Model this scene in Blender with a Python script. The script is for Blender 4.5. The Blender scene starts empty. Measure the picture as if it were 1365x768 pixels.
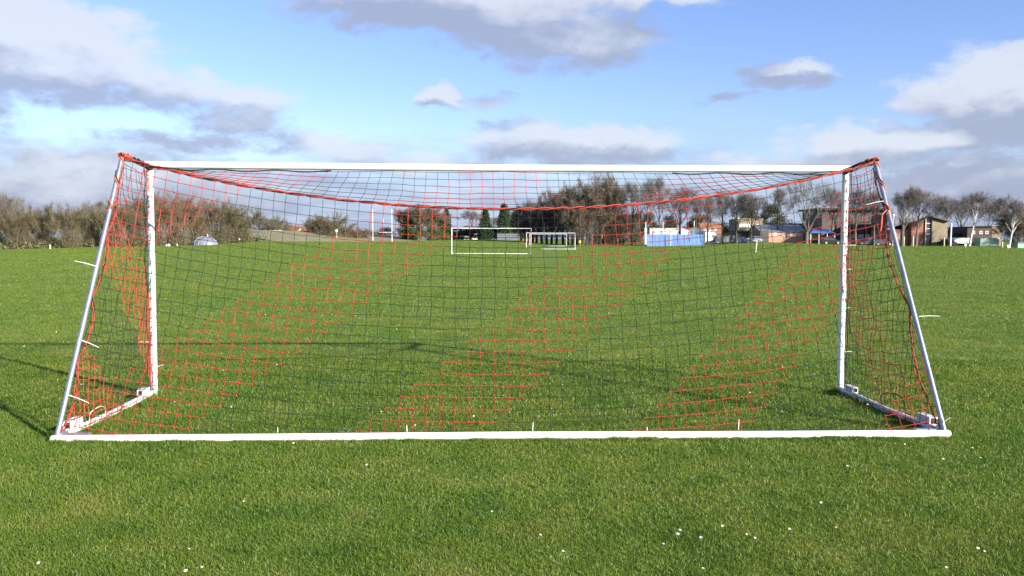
import bpy, math, random
import numpy as np
from mathutils import Vector, Matrix

R = math.radians
rnd = random.Random(11)
rng = np.random.default_rng(7)
scene = bpy.context.scene
COL = scene.collection

# ------------------------------------------------------------------ camera
F, PIT, ROLL, CH = 1143.6, 0.05748, -0.00304, 1.683      # focal length (at 1365 px), pitch, roll, height
GX, GY, GYAW, GD = -0.099, 9.2004, 0.03856, 2.108        # near goal: place, turn, depth at the ground
GW, GH = 7.42, 2.445

cp, sp_ = math.cos(PIT), math.sin(PIT)
cr, sr = math.cos(ROLL), math.sin(ROLL)
fwd = Vector((0, cp, -sp_)); up = Vector((0, sp_, cp)); right = Vector((1, 0, 0))
r2 = cr * right - sr * up
u2 = sr * right + cr * up
cam_d = bpy.data.cameras.new("camera")
cam = bpy.data.objects.new("camera", cam_d); COL.objects.link(cam)
cam.matrix_world = Matrix(((r2.x, u2.x, -fwd.x, 0), (r2.y, u2.y, -fwd.y, 0), (r2.z, u2.z, -fwd.z, CH), (0, 0, 0, 1)))
cam_d.sensor_width = 36; cam_d.lens = F / 1365 * 36
cam_d.clip_start = 0.1; cam_d.clip_end = 9000
scene.camera = cam

def unproj(px, py, Y):
    X = (px - 682.5) / F; U = (384 - py) / F
    x = X * cr + U * sr; u = -X * sr + U * cr
    d = Vector((x, cp + u * sp_, -sp_ + u * cp))
    return Vector((0, 0, CH)) + d * (Y / d.y)

# ------------------------------------------------------------------ terrain
EDGE = [(-400, 100, 336), (0, 118, 333), (120, 122, 330), (200, 128, 328), (260, 132, 327), (350, 150, 322), (480, 235, 322),
        (540, 240, 322), (600, 255, 320), (640, 260, 319.5), (690, 250, 321), (725, 215, 326), (800, 200, 327.5), (860, 178, 328.5),
        (945, 185, 326.5), (1015, 192, 323), (1100, 192, 325), (1200, 190, 328), (1290, 188, 327.5), (1365, 180, 331), (1700, 170, 334)]
_az, _ye, _ze = [], [], []
for px, Y, py in EDGE:
    p = unproj(px, py, Y)
    _az.append(p.x / Y); _ye.append(Y); _ze.append(p.z)
def gz(x, y):
    x = np.asarray(x, float); y = np.asarray(y, float)
    az = x / np.maximum(y, 1.0)
    zt = np.interp(az, _az, _ze); ye = np.interp(az, _az, _ye)
    t = np.clip((y - 35) / (ye - 35), 0, 1)
    return zt * t ** 1.15
def gz1(x, y): return float(gz(x, y))
def at(px, Y):
    p = unproj(px, 322, Y)
    return Vector((p.x, Y, gz1(p.x, Y)))
def hgt(px, py, Y):                     # height above the ground of a pixel row at distance Y
    return unproj(px, py, Y).z - at(px, Y).z
def ground_hit(px, py):
    lo = unproj(px, py, 1.0); k = CH / (CH - lo.z)
    return Vector((lo.x * k, k, 0))
def wpx(n, Y): return n * Y / F

# ------------------------------------------------------------------ node helpers
def new_mat(name):
    m = bpy.data.materials.new(name); m.use_nodes = True
    nt = m.node_tree
    return m, nt, nt.nodes["Principled BSDF"]
def link(nt, a, b): nt.links.new(a, b)
def ramp(nt, fac, stops):
    n = nt.nodes.new("ShaderNodeValToRGB")
    while len(n.color_ramp.elements) < len(stops): n.color_ramp.elements.new(0.5)
    for e, (p, c) in zip(n.color_ramp.elements, stops):
        e.position = p; e.color = (*c, 1)
    link(nt, fac, n.inputs[0]); return n.outputs[0]
def noise(nt, vec, scale, detail=4, rough=0.55, dist=0.0):
    n = nt.nodes.new("ShaderNodeTexNoise")
    n.inputs["Scale"].default_value = scale; n.inputs["Detail"].default_value = detail
    n.inputs["Roughness"].default_value = rough; n.inputs["Distortion"].default_value = dist
    if vec is not None: link(nt, vec, n.inputs["Vector"])
    return n.outputs["Fac"]
def objco(nt): return nt.nodes.new("ShaderNodeTexCoord").outputs["Object"]
def plain(name, c, rough=0.6, metal=0.0, var=0.25, scale=3.0, bump=0.0, spec=0.5, c2=None):
    m, nt, b = new_mat(name)
    co = objco(nt); f = noise(nt, co, scale, 5, 0.6)
    lo = c2 if c2 else tuple(v * (1 - var) for v in c)
    hi = c if c2 else tuple(min(1, v * (1 + var * 0.5)) for v in c)
    link(nt, ramp(nt, f, [(0.32, lo), (0.66, hi)]), b.inputs["Base Color"])
    b.inputs["Roughness"].default_value = rough; b.inputs["Metallic"].default_value = metal
    b.inputs["Specular IOR Level"].default_value = spec
    if bump:
        bn = nt.nodes.new("ShaderNodeBump"); bn.inputs["Strength"].default_value = bump; bn.inputs["Distance"].default_value = 0.01
        link(nt, noise(nt, co, scale * 8, 3), bn.inputs["Height"]); link(nt, bn.outputs[0], b.inputs["Normal"])
    return m
def brick(name, c1, c2, mortar, sx=4.4, sy=13.0):
    m, nt, b = new_mat(name)
    co = objco(nt)
    n = nt.nodes.new("ShaderNodeTexBrick")
    n.inputs["Color1"].default_value = (*c1, 1); n.inputs["Color2"].default_value = (*c2, 1); n.inputs["Mortar"].default_value = (*mortar, 1)
    n.inputs["Scale"].default_value = 4.0; n.inputs["Mortar Size"].default_value = 0.015
    sw = nt.nodes.new("ShaderNodeSeparateXYZ"); link(nt, co, sw.inputs[0])
    ad = nt.nodes.new("ShaderNodeMath"); link(nt, sw.outputs[0], ad.inputs[0]); link(nt, sw.outputs[1], ad.inputs[1])
    cm = nt.nodes.new("ShaderNodeCombineXYZ"); link(nt, ad.outputs[0], cm.inputs[0]); link(nt, sw.outputs[2], cm.inputs[1])
    link(nt, cm.outputs[0], n.inputs["Vector"])
    mx = nt.nodes.new("ShaderNodeMix"); mx.data_type = 'RGBA'; mx.blend_type = 'MULTIPLY'; mx.inputs[0].default_value = 0.6
    link(nt, n.outputs["Color"], mx.inputs[6]); link(nt, ramp(nt, noise(nt, co, 0.6, 4), [(0.3, (0.65, 0.65, 0.65)), (0.7, (1.1, 1.1, 1.1))]), mx.inputs[7])
    link(nt, mx.outputs[2], b.inputs["Base Color"]); b.inputs["Roughness"].default_value = 0.85
    return m

# ------------------------------------------------------------------ mesh builder
class MB:
    def __init__(s): s.v = []; s.f = []; s.m = []
    def face(s, idx, mi=0): s.f.append(tuple(idx)); s.m.append(mi)
    def box(s, c, d, mi=0, rz=0.0):
        i = len(s.v); ca, sa = math.cos(rz), math.sin(rz)
        for z in (-1, 1):
            for x, y in ((-1, -1), (1, -1), (1, 1), (-1, 1)):
                X, Y = x * d[0] / 2, y * d[1] / 2
                s.v.append((c[0] + X * ca - Y * sa, c[1] + X * sa + Y * ca, c[2] + z * d[2] / 2))
        for q in ((3, 2, 1, 0), (4, 5, 6, 7), (0, 1, 5, 4), (1, 2, 6, 5), (2, 3, 7, 6), (3, 0, 4, 7)):
            s.face([i + k for k in q], mi)
    def prism(s, poly, y0, y1, mi=0):          # poly in local x-z, extruded along y
        n = len(poly); i = len(s.v)
        for y in (y0, y1):
            for x, z in poly: s.v.append((x, y, z))
        s.face([i + k for k in range(n)], mi); s.face([i + n + k for k in reversed(range(n))], mi)
        for k in range(n):
            j = (k + 1) % n; s.face([i + j, i + k, i + n + k, i + n + j], mi)
    def tube(s, pts, rad, n=8, mi=0, cap=True):
        pts = [Vector(p) for p in pts]; N = len(pts)
        if not hasattr(rad, '__len__'): rad = [rad] * N
        i0 = len(s.v); ref = None
        for k, p in enumerate(pts):
            t = (pts[min(k + 1, N - 1)] - pts[max(k - 1, 0)])
            t = t.normalized() if t.length > 1e-9 else Vector((0, 0, 1))
            if ref is None: ref = Vector((0, 0, 1)) if abs(t.z) < 0.9 else Vector((1, 0, 0))
            a = t.cross(ref); a.normalize(); b = a.cross(t); ref = b
            for q in range(n):
                an = 2 * math.pi * q / n
                w = p + (a * math.cos(an) + b * math.sin(an)) * rad[k]
                s.v.append((w.x, w.y, w.z))
        for k in range(N - 1):
            for q in range(n):
                j = (q + 1) % n
                s.face([i0 + k * n + q, i0 + k * n + j, i0 + (k + 1) * n + j, i0 + (k + 1) * n + q], mi)
        if cap:
            for base, rev in ((i0, True), (i0 + (N - 1) * n, False)):      # caps on their own vertices keep the shading of the sides
                i = len(s.v); s.v += [s.v[base + q] for q in range(n)]
                s.face([i + q for q in (reversed(range(n)) if rev else range(n))], mi)
    def tri(s, a, b, c, mi=0):
        i = len(s.v); s.v += [tuple(a), tuple(b), tuple(c)]; s.face((i, i + 1, i + 2), mi)
    def dome(s, c, rx, ry, rz, seg=16, rings=5, mi=0, full=False):
        i = len(s.v); lo = -rings if full else 0
        rows = list(range(lo, rings))
        for k in rows:
            e = math.pi / 2 * k / rings
            for q in range(seg):
                an = 2 * math.pi * q / seg
                s.v.append((c[0] + rx * math.cos(e) * math.cos(an), c[1] + ry * math.cos(e) * math.sin(an), c[2] + rz * math.sin(e)))
        for k in range(len(rows) - 1):
            for q in range(seg):
                j = (q + 1) % seg
                s.face((i + k * seg + q, i + k * seg + j, i + (k + 1) * seg + j, i + (k + 1) * seg + q), mi)
        t = len(s.v); s.v.append((c[0], c[1], c[2] + rz)); b = i + (len(rows) - 1) * seg
        for q in range(seg): s.face((b + q, b + (q + 1) % seg, t), mi)
    def build(s, name, mats, parent=None, smooth=False):
        me = bpy.data.meshes.new(name); me.from_pydata(s.v, [], s.f)
        mats = mats if isinstance(mats, (list, tuple)) else [mats]
        for m in mats: me.materials.append(m)
        if len(mats) > 1: me.polygons.foreach_set("material_index", s.m)
        if smooth: me.polygons.foreach_set("use_smooth", [True] * len(s.f))
        me.update()
        o = bpy.data.objects.new(name, me); COL.objects.link(o)
        if parent is not None: o.parent = parent
        return o

def tag(o, label=None, cat=None, group=None, kind=None):
    if label: o["label"] = label
    if cat: o["category"] = cat
    if group: o["group"] = group
    if kind: o["kind"] = kind
    return o
def thing(name, label, cat, loc, rz=0.0, group=None):
    o = bpy.data.objects.new(name, None); COL.objects.link(o)
    o.location = loc; o.rotation_euler = (0, 0, rz); o.empty_display_size = 0.3
    return tag(o, label, cat, group)
def copy_tree(o, parent=None, skip=()):
    c = o.copy(); COL.objects.link(c)
    if parent is not None: c.parent = parent
    for ch in [k for k in o.children]:
        if ch.name.split('.')[0] in skip: continue
        copy_tree(ch, c, skip)
    return c

# ------------------------------------------------------------------ materials
def paint_white():
    m, nt, b = new_mat("white_paint")
    co = objco(nt)
    f = noise(nt, co, 2.2, 6, 0.65); g = noise(nt, co, 26, 5, 0.7)
    a = ramp(nt, f, [(0.3, (0.72, 0.72, 0.69)), (0.6, (0.82, 0.82, 0.8))])
    d = ramp(nt, g, [(0.66, (0, 0, 0)), (0.75, (1, 1, 1))])
    mx = nt.nodes.new("ShaderNodeMix"); mx.data_type = 'RGBA'
    link(nt, d, mx.inputs[0]); link(nt, a, mx.inputs[6]); mx.inputs[7].default_value = (0.45, 0.43, 0.36, 1)
    link(nt, mx.outputs[2], b.inputs["Base Color"]); b.inputs["Roughness"].default_value = 0.42
    return m
M_WHITE = paint_white()
M_STEEL = plain("galvanised_steel", (0.36, 0.385, 0.44), 0.42, 0.7, 0.25, 9, 0.15)
M_GREY = plain("grey_and_shaded_white_paint", (0.62, 0.62, 0.63), 0.5, 0.0, 0.2, 7)  # plain grey parts, and shade painted onto the goal's right side bar
M_HOLLOW_SHADE = plain("hollow_shade", (0.02, 0.02, 0.02), 0.9)
M_RED = plain("red_twine", (0.36, 0.036, 0.02), 0.7, 0, 0.2, 12)
M_BLK = plain("dark_green_twine", (0.010, 0.018, 0.012), 0.8, 0, 0.3, 12)
M_ORG = plain("orange_cord", (0.68, 0.10, 0.022), 0.65, 0, 0.2, 18)
M_TIE = plain("white_nylon", (0.8, 0.8, 0.78), 0.45, 0, 0.05, 8)

# ------------------------------------------------------------------ sky and sun
SUN_AZ_VEC = Vector((5.14, -4.34, 0)).normalized()
SUN_EL = R(20.0)
sun_dir = Vector((SUN_AZ_VEC.x * math.cos(SUN_EL), SUN_AZ_VEC.y * math.cos(SUN_EL), math.sin(SUN_EL)))
sd = bpy.data.lights.new("sun", 'SUN'); sd.energy = 5.0; sd.angle = R(0.53); sd.color = (1.0, 0.93, 0.82)
so = bpy.data.objects.new("sun", sd); COL.objects.link(so)
so.rotation_euler = sun_dir.to_track_quat('Z', 'Y').to_euler()

world = bpy.data.worlds.new("World"); scene.world = world; world.use_nodes = True
wt = world.node_tree
bg = wt.nodes["Background"]
SKY_STRENGTH = 0.075
sky = wt.nodes.new("ShaderNodeTexSky"); sky.sky_type = 'NISHITA'; sky.sun_disc = False
sky.sun_elevation = SUN_EL; sky.sun_rotation = math.atan2(SUN_AZ_VEC.x, SUN_AZ_VEC.y)
sky.air_density = 1.0; sky.dust_density = 0.6; sky.ozone_density = 1.6; sky.altitude = 60
class X:                                     # tiny expression layer over Math nodes
    def __init__(s, o): s.o = o
    @staticmethod
    def op(op, *a, clamp=False):
        n = wt.nodes.new("ShaderNodeMath"); n.operation = op; n.use_clamp = clamp
        for i, v in enumerate(a):
            if isinstance(v, X): wt.links.new(v.o, n.inputs[i])
            else: n.inputs[i].default_value = v
        return X(n.outputs[0])
    def __add__(s, b): return X.op('ADD', s, b)
    def __sub__(s, b): return X.op('SUBTRACT', s, b)
    def __mul__(s, b): return X.op('MULTIPLY', s, b)
    def __rsub__(s, b): return X.op('SUBTRACT', b, s)
    def __rmul__(s, b): return X.op('MULTIPLY', s, b)
    def smooth(s, a, b):
        n = wt.nodes.new("ShaderNodeMapRange"); n.interpolation_type = 'SMOOTHSTEP'
        wt.links.new(s.o, n.inputs[0]); n.inputs[1].default_value = a; n.inputs[2].default_value = b
        return X(n.outputs[0])
tc = wt.nodes.new("ShaderNodeTexCoord"); sx = wt.nodes.new("ShaderNodeSeparateXYZ"); wt.links.new(tc.outputs["Generated"], sx.inputs[0])
AZ = X.op('ARCTAN2', X(sx.outputs[0]), X(sx.outputs[1])); EL = X.op('ARCSINE', X(sx.outputs[2]))
def comb(a, b, c):
    n = wt.nodes.new("ShaderNodeCombineXYZ")
    for i, v in enumerate((a, b, c)):
        if isinstance(v, X): wt.links.new(v.o, n.inputs[i])
        else: n.inputs[i].default_value = v
    return n.outputs[0]
def wn(sa, se, seed, detail=5, rough=0.55, el=None):
    return X(noise(wt, comb(AZ * sa, (el if el is not None else EL) * se, seed), 1.0, detail, rough))
w1 = wn(9, 17, 1.3); w2 = wn(10, 20, 7.7)
AZw = AZ + (w1 - 0.5) * 0.10; ELw = EL + (w2 - 0.5) * 0.055
fine = wn(26, 46, 4.1, 6, 0.62)
# clouds as soft ellipses of the sky's own directions: centre x, y, half-width, half-height (in photo pixels), weight
CL = [(45, 72, 145, 62, 1.0), (-80, 105, 150, 42, 0.85), (222, 122, 90, 40, 0.75), (322, 148, 85, 36, 0.75), (255, 188, 170, 22, 0.5), (90, 250, 340, 50, 0.75),
      (440, 195, 130, 22, 0.5), (620, 22, 235, 40, 0.95), (740, 62, 150, 40, 0.85), (860, 10, 130, 20, 0.7), (586, 132, 36, 20, 0.9),
      (660, 138, 70, 14, 0.45), (765, 195, 145, 30, 0.9), (560, 225, 180, 22, 0.5), (1050, 106, 70, 19, 0.72), (970, 132, 45, 10, 0.5),
      (1335, 125, 105, 46, 1.0), (1195, 186, 150, 26, 0.9), (1300, 172, 120, 30, 0.8), (1345, 240, 190, 36, 0.85), (1060, 215, 170, 18, 0.55),
      (1560, 120, 200, 60, 0.9), (-350, 160, 250, 70, 0.9), (1900, 60, 260, 80, 0.8), (-800, 100, 300, 90, 0.8)]
def density(el):
    out = None
    for cx, cy, rx, ry, w in CL:
        caz = math.atan((cx - 682.5) / F); cel = (318.2 - cy) / F * math.cos(caz)
        a = (AZw - caz) * (F / rx); b = (el - cel) * (F / ry)
        d = w - (a * a + b * b) * 0.75
        out = d if out is None else X.op('SMOOTH_MAX', out, d, 0.35)
    return out
D0 = density(ELw); D1 = density(ELw + 0.03)
mask = (D0 + (fine - 0.5) * 1.8).smooth(-0.12, 0.66)
lowb = (EL + (wn(7, 34, 9.2, 5, 0.6) - 0.5) * 0.13).smooth(0.135, 0.02) * 0.9
lit = (((D0 - D1) * 0.8) + (wn(15, 30, 2.2, 6, 0.62) - 0.5) * 1.25 + (fine - 0.5) * 0.75 + 0.34)
# sunlit heads (+) and shaded bodies (-) of single clouds
for cx, cy, rx, ry, a_ in [(70, 55, 150, 50, 0.5), (25, 40, 80, 30, 0.2), (50, 132, 150, 24, -0.32), (225, 120, 70, 26, 0.22), (330, 130, 60, 20, 0.22), (250, 185, 160, 16, -0.3), (540, 35, 150, 30, -0.3), (640, 60, 200, 22, -0.25),
                           (740, 50, 90, 30, 0.25), (800, 12, 120, 18, -0.15), (600, 122, 26, 12, 0.35), (570, 145, 26, 12, -0.35), (660, 138, 60, 16, -0.3), (880, 186, 40, 16, 0.5), (730, 205, 110, 18, -0.35),
                           (1050, 106, 110, 40, -1.7), (965, 132, 80, 26, -1.2), (480, 10, 160, 30, -0.4), (1335, 110, 70, 32, 0.4), (1225, 182, 46, 18, 0.55), (1130, 195, 60, 16, -0.3), (1290, 165, 90, 18, -0.35), (1268, 215, 22, 12, 0.5), (1340, 250, 140, 24, -0.35)]:
    caz = math.atan((cx - 682.5) / F); cel = (318.2 - cy) / F * math.cos(caz)
    a = (AZw - caz) * (F / rx); b = (ELw - cel) * (F / ry)
    lit = lit + (1.0 - (a * a + b * b) * 0.6).smooth(0.0, 1.0) * a_
lit = lit.smooth(0.12, 1.1)
def mixc(f, a, b):
    n = wt.nodes.new("ShaderNodeMix"); n.data_type = 'RGBA'
    wt.links.new(f.o, n.inputs[0])
    for s, v in ((6, a), (7, b)):
        if isinstance(v, tuple): n.inputs[s].default_value = (*v, 1)
        else: wt.links.new(v, n.inputs[s])
    return n.outputs[2]
K = 0.62 / SKY_STRENGTH
sc_ = lambda c, k=1.0: tuple(v * K * k for v in c)
cloud_col = mixc(lit, sc_((0.27, 0.305, 0.41)), sc_((0.535, 0.565, 0.625)))
low_col = mixc(wn(10, 60, 5.5, 5, 0.6).smooth(0.35, 0.68), sc_((0.245, 0.305, 0.45)), sc_((0.37, 0.445, 0.60)))
tn = wt.nodes.new("ShaderNodeMix"); tn.data_type = 'RGBA'; tn.blend_type = 'MULTIPLY'; tn.inputs[0].default_value = 1
wt.links.new(sky.outputs[0], tn.inputs[6]); tn.inputs[7].default_value = (0.90, 0.95, 1.30, 1)      # phone white balance
c1 = mixc(lowb, tn.outputs[2], low_col)
c2 = mixc(mask * 0.86, c1, cloud_col)
wt.links.new(c2, bg.inputs[0]); bg.inputs[1].default_value = SKY_STRENGTH

vs = scene.view_settings
vs.view_transform = 'Standard'; vs.look = 'None'; vs.exposure = 1.25; vs.gamma = 1; vs.use_curve_mapping = False
scene.render.film_transparent = False
scene.cycles.max_bounces = 6; scene.cycles.transparent_max_bounces = 8
scene.cycles.use_denoising = True
scene.cycles.caustics_reflective = False; scene.cycles.caustics_refractive = False

# ------------------------------------------------------------------ ground
def grass_colour(nt, blade):
    geo = nt.nodes.new("ShaderNodeNewGeometry").outputs["Position"]
    mp = nt.nodes.new("ShaderNodeMapping"); mp.inputs["Scale"].default_value = (1, 1, 0); link(nt, geo, mp.inputs[0]); co = mp.outputs[0]
    a = noise(nt, co, 1.6, 5, 0.65); b = noise(nt, co, 0.22, 4, 0.6); c = noise(nt, co, 6.5, 4, 0.7)
    base = ramp(nt, a, [(0.30, (0.081, 0.157, 0.016)), (0.5, (0.135, 0.205, 0.025)), (0.70, (0.203, 0.236, 0.044))])
    broad = ramp(nt, b, [(0.35, (0.82, 0.93, 0.85)), (0.65, (1.15, 1.04, 1.05))])
    mx = nt.nodes.new("ShaderNodeMix"); mx.data_type = 'RGBA'; mx.blend_type = 'MULTIPLY'; mx.inputs[0].default_value = 1
    link(nt, base, mx.inputs[6]); link(nt, broad, mx.inputs[7])
    st = nt.nodes.new("ShaderNodeMix"); st.data_type = 'RGBA'
    f = ramp(nt, c, [(0.62, (0, 0, 0)), (0.80, (0.45, 0.45, 0.45))])
    link(nt, f, st.inputs[0]); link(nt, mx.outputs[2], st.inputs[6]); st.inputs[7].default_value = (0.17, 0.135, 0.06, 1)
    if not blade:                                  # thatch between the blades, darkened further to match the blades' own shadowing
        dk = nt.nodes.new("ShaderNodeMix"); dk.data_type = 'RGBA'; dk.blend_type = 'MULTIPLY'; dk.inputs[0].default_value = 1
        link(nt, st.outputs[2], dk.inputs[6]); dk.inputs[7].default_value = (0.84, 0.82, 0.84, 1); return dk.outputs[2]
    at_ = nt.nodes.new("ShaderNodeAttribute"); at_.attribute_name = "tint"
    tint = ramp(nt, at_.outputs["Fac"], [(0.0, (0.74, 0.82, 0.7)), (0.5, (1.0, 1.02, 0.95)), (0.90, (1.14, 1.1, 1.05)), (0.985, (1.5, 1.28, 1.5))])
    m2 = nt.nodes.new("ShaderNodeMix"); m2.data_type = 'RGBA'; m2.blend_type = 'MULTIPLY'; m2.inputs[0].default_value = 1
    link(nt, st.outputs[2], m2.inputs[6]); link(nt, tint, m2.inputs[7])
    return m2.outputs[2]
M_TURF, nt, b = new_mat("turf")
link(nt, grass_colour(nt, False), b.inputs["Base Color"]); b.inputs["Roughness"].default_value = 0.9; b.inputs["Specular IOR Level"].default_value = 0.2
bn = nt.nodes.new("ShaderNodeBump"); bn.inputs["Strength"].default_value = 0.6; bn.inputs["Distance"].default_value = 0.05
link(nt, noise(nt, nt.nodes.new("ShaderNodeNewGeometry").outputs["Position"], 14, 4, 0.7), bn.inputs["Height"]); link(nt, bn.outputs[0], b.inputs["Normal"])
M_BLADE, nt, b = new_mat("grass_blades")
gc = grass_colour(nt, True)
nt.nodes.remove(b)
df = nt.nodes.new("ShaderNodeBsdfDiffuse"); tl = nt.nodes.new("ShaderNodeBsdfTranslucent"); ms = nt.nodes.new("ShaderNodeMixShader"); ms.inputs[0].default_value = 0.4
link(nt, gc, df.inputs[0]); link(nt, gc, tl.inputs[0]); link(nt, df.outputs[0], ms.inputs[1]); link(nt, tl.outputs[0], ms.inputs[2])
gl = nt.nodes.new("ShaderNodeBsdfGlossy"); gl.inputs["Roughness"].default_value = 0.45; m3 = nt.nodes.new("ShaderNodeMixShader"); m3.inputs[0].default_value = 0.024
link(nt, ms.outputs[0], m3.inputs[1]); link(nt, gl.outputs[0], m3.inputs[2]); link(nt, m3.outputs[0], nt.nodes["Material Output"].inputs[0])

ys = np.concatenate([np.array([-2500, -800, -250, -80, -40]), np.arange(-20, 300, 3.0), np.geomspace(300, 5000, 24)])
xs = np.concatenate([-np.geomspace(6000, 260, 16), np.arange(-255, 256, 4.0), np.geomspace(260, 6000, 16)])
XX, YY = np.meshgrid(xs, ys); ZZ = gz(XX, YY)
nx, ny = len(xs), len(ys)
vv = np.stack([XX.ravel(), YY.ravel(), ZZ.ravel()], 1)
ii = np.arange((ny - 1) * nx).reshape(ny - 1, nx)[:, :-1].ravel()
ff = np.stack([ii, ii + 1, ii + 1 + nx, ii + nx], 1)
def np_mesh(name, v, f, mat, parent=None):
    me = bpy.data.meshes.new(name); k = f.shape[1]
    me.vertices.add(len(v)); me.vertices.foreach_set("co", np.ascontiguousarray(v, np.float32).ravel())
    me.loops.add(f.size); me.loops.foreach_set("vertex_index", np.ascontiguousarray(f, np.int32).ravel())
    me.polygons.add(len(f)); me.polygons.foreach_set("loop_start", np.arange(0, f.size, k, dtype=np.int32))
    me.update(calc_edges=True)
    for m in (mat if isinstance(mat, list) else [mat]): me.materials.append(m)
    o = bpy.data.objects.new(name, me); COL.objects.link(o)
    if parent is not None: o.parent = parent
    return o
g = np_mesh("ground", vv, ff, M_TURF)
g.data.polygons.foreach_set("use_smooth", np.ones(len(ff), bool)); tag(g, "mown green playing field", None, None, "structure")

# grass: real blades, thinner and denser close to the camera
def vnoise(x, y, s, seed):
    x = x / s; y = y / s
    xi = np.floor(x).astype(np.int64); yi = np.floor(y).astype(np.int64); fx = x - xi; fy = y - yi
    fx = fx * fx * (3 - 2 * fx); fy = fy * fy * (3 - 2 * fy)
    def h(a, b):
        q = np.sin(a * 127.1 + b * 311.7 + seed * 74.7) * 43758.5453
        return q - np.floor(q)
    return (h(xi, yi) * (1 - fx) + h(xi + 1, yi) * fx) * (1 - fy) + (h(xi, yi + 1) * (1 - fx) + h(xi + 1, yi + 1) * fx) * fy
BANDS = [(3.3, 5.2, 13000, 0.0031, 0.022), (5.2, 8, 7000, 0.0040, 0.0245), (8, 12, 3000, 0.0056, 0.030), (12, 18, 1150, 0.0080, 0.036), (18, 30, 480, 0.013, 0.038),
         (30, 50, 170, 0.022, 0.040), (50, 85, 60, 0.042, 0.043), (85, 140, 22, 0.08, 0.047), (140, 250, 9, 0.14, 0.05)]
BV, BT = [], []
for y0, y1, dens, w, L in BANDS:
    half = 0.60 * 1.14
    ex = 2.0 if y0 < 12 else 2.6
    area = half * (y1 * y1 - y0 * y0) + 2 * ex * (y1 - y0)
    n = int(area * dens)
    y = np.sqrt(rng.random(n) * (y1 * y1 - y0 * y0) + y0 * y0)
    x = (rng.random(n) * 2 - 1) * (half * y + ex)
    if y0 >= 85:
        keep = y < np.interp(x / y, _az, _ye) + 12
        x, y = x[keep], y[keep]; n = len(x)
    z = gz(x, y)
    cl = vnoise(x, y, 0.16, 1) * 0.5 + vnoise(x, y, 0.55, 2) * 0.3 + vnoise(x, y, 2.1, 3) * 0.2
    ln = L * (0.45 + 1.25 * cl) * (0.65 + 0.7 * rng.random(n))
    yaw = rng.random(n) * 2 * np.pi; ax = np.cos(yaw) * w / 2 * (0.7 + 0.6 * rng.random(n)); ay = np.sin(yaw) * w / 2
    ldir = rng.random(n) * 2 * np.pi; lean = ln * (0.15 + 0.95 * rng.random(n))
    a = np.stack([x - ax, y - ay, z - 0.004], 1); b_ = np.stack([x + ax, y + ay, z - 0.004], 1)
    c = np.stack([x + np.cos(ldir) * lean, y + np.sin(ldir) * lean, z + ln * 0.85], 1)
    if y0 < 12:                                   # near blades get a bend: two segments
        mid = np.stack([x + np.cos(ldir) * lean * 0.32, y + np.sin(ldir) * lean * 0.32, z + ln * 0.55], 1)
        off = np.stack([ax * 0.8, ay * 0.8, np.zeros(n)], 1)
        BV.append((np.stack([a, b_, mid - off, mid + off, c], 1).reshape(-1, 3), 5))
    else:
        BV.append((np.stack([a, b_, c], 1).reshape(-1, 3), 3))
    BT.append(rng.random(n))
# longer uncut grass against the goal's ground bars
def tufts(pts, n, spread, L):
    global BV, BT
    a = np.array(pts); t = rng.random(n)[:, None]; p = a[0] * (1 - t) + a[1] * t
    p = p + rng.normal(0, 1, (n, 2)) * spread
    x, y = p[:, 0], p[:, 1]; keep = 0.6 * vnoise(x, y, 0.22, 9) + 0.9 * vnoise(x, y, 0.05, 4) > 0.5 + 0.4 * rng.random(n); x, y = x[keep], y[keep]; n = len(x)
    z = gz(x, y); ln = L * (0.4 + 0.9 * rng.random(n)) * (0.6 + 0.7 * vnoise(x, y, 0.3, 5)); ya = rng.random(n) * 6.28; ax = np.cos(ya) * 0.0022; ay = np.sin(ya) * 0.0022; ld = rng.random(n) * 6.28; le = ln * (0.1 + 0.5 * rng.random(n))
    BV.append((np.stack([np.stack([x - ax, y - ay, z - 0.004], 1), np.stack([x + ax, y + ay, z - 0.004], 1), np.stack([x + np.cos(ld) * le, y + np.sin(ld) * le, z + ln], 1)], 1).reshape(-1, 3), 3)); BT.append(rng.random(n))
def gpt(u, v): return (GX + u * math.cos(GYAW) + v * math.sin(GYAW), GY + u * math.sin(GYAW) - v * math.cos(GYAW))
tufts((gpt(-3.8, GD + 0.05), gpt(3.8, GD + 0.05)), 30000, 0.020, 0.034)
tufts((gpt(-3.8, GD - 0.06), gpt(3.8, GD - 0.06)), 9000, 0.03, 0.05)
for s_ in (-1, 1):
    tufts((gpt(s_ * 3.72, 0), gpt(s_ * 3.72, GD)), 9000, 0.045, 0.055); tufts((gpt(s_ * 3.71, -0.03), gpt(s_ * 3.71, 0.03)), 900, 0.05, 0.09)
V, Fc, T, o0 = [], [], [], 0
for (v, k), t in zip(BV, BT):
    n = len(v) // k; s = o0 + np.arange(n) * k
    if k == 3:
        Fc.append(np.stack([s, s + 1, s + 2], 1)); T.append(np.repeat(t, 3))
    else:
        Fc += [np.stack([s, s + 1, s + 3], 1), np.stack([s, s + 3, s + 2], 1), np.stack([s + 2, s + 3, s + 4], 1)]; T.append(np.repeat(t, 5))
    V.append(v); o0 += len(v)
V = np.concatenate(V); Fc = np.concatenate(Fc); T = np.concatenate(T)
gr = np_mesh("grass", V, Fc, M_BLADE)
at_ = gr.data.attributes.new("tint", 'FLOAT', 'POINT'); at_.data.foreach_set("value", T.astype(np.float32))
tag(gr, "short green grass of the playing field", None, None, "stuff")

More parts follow.
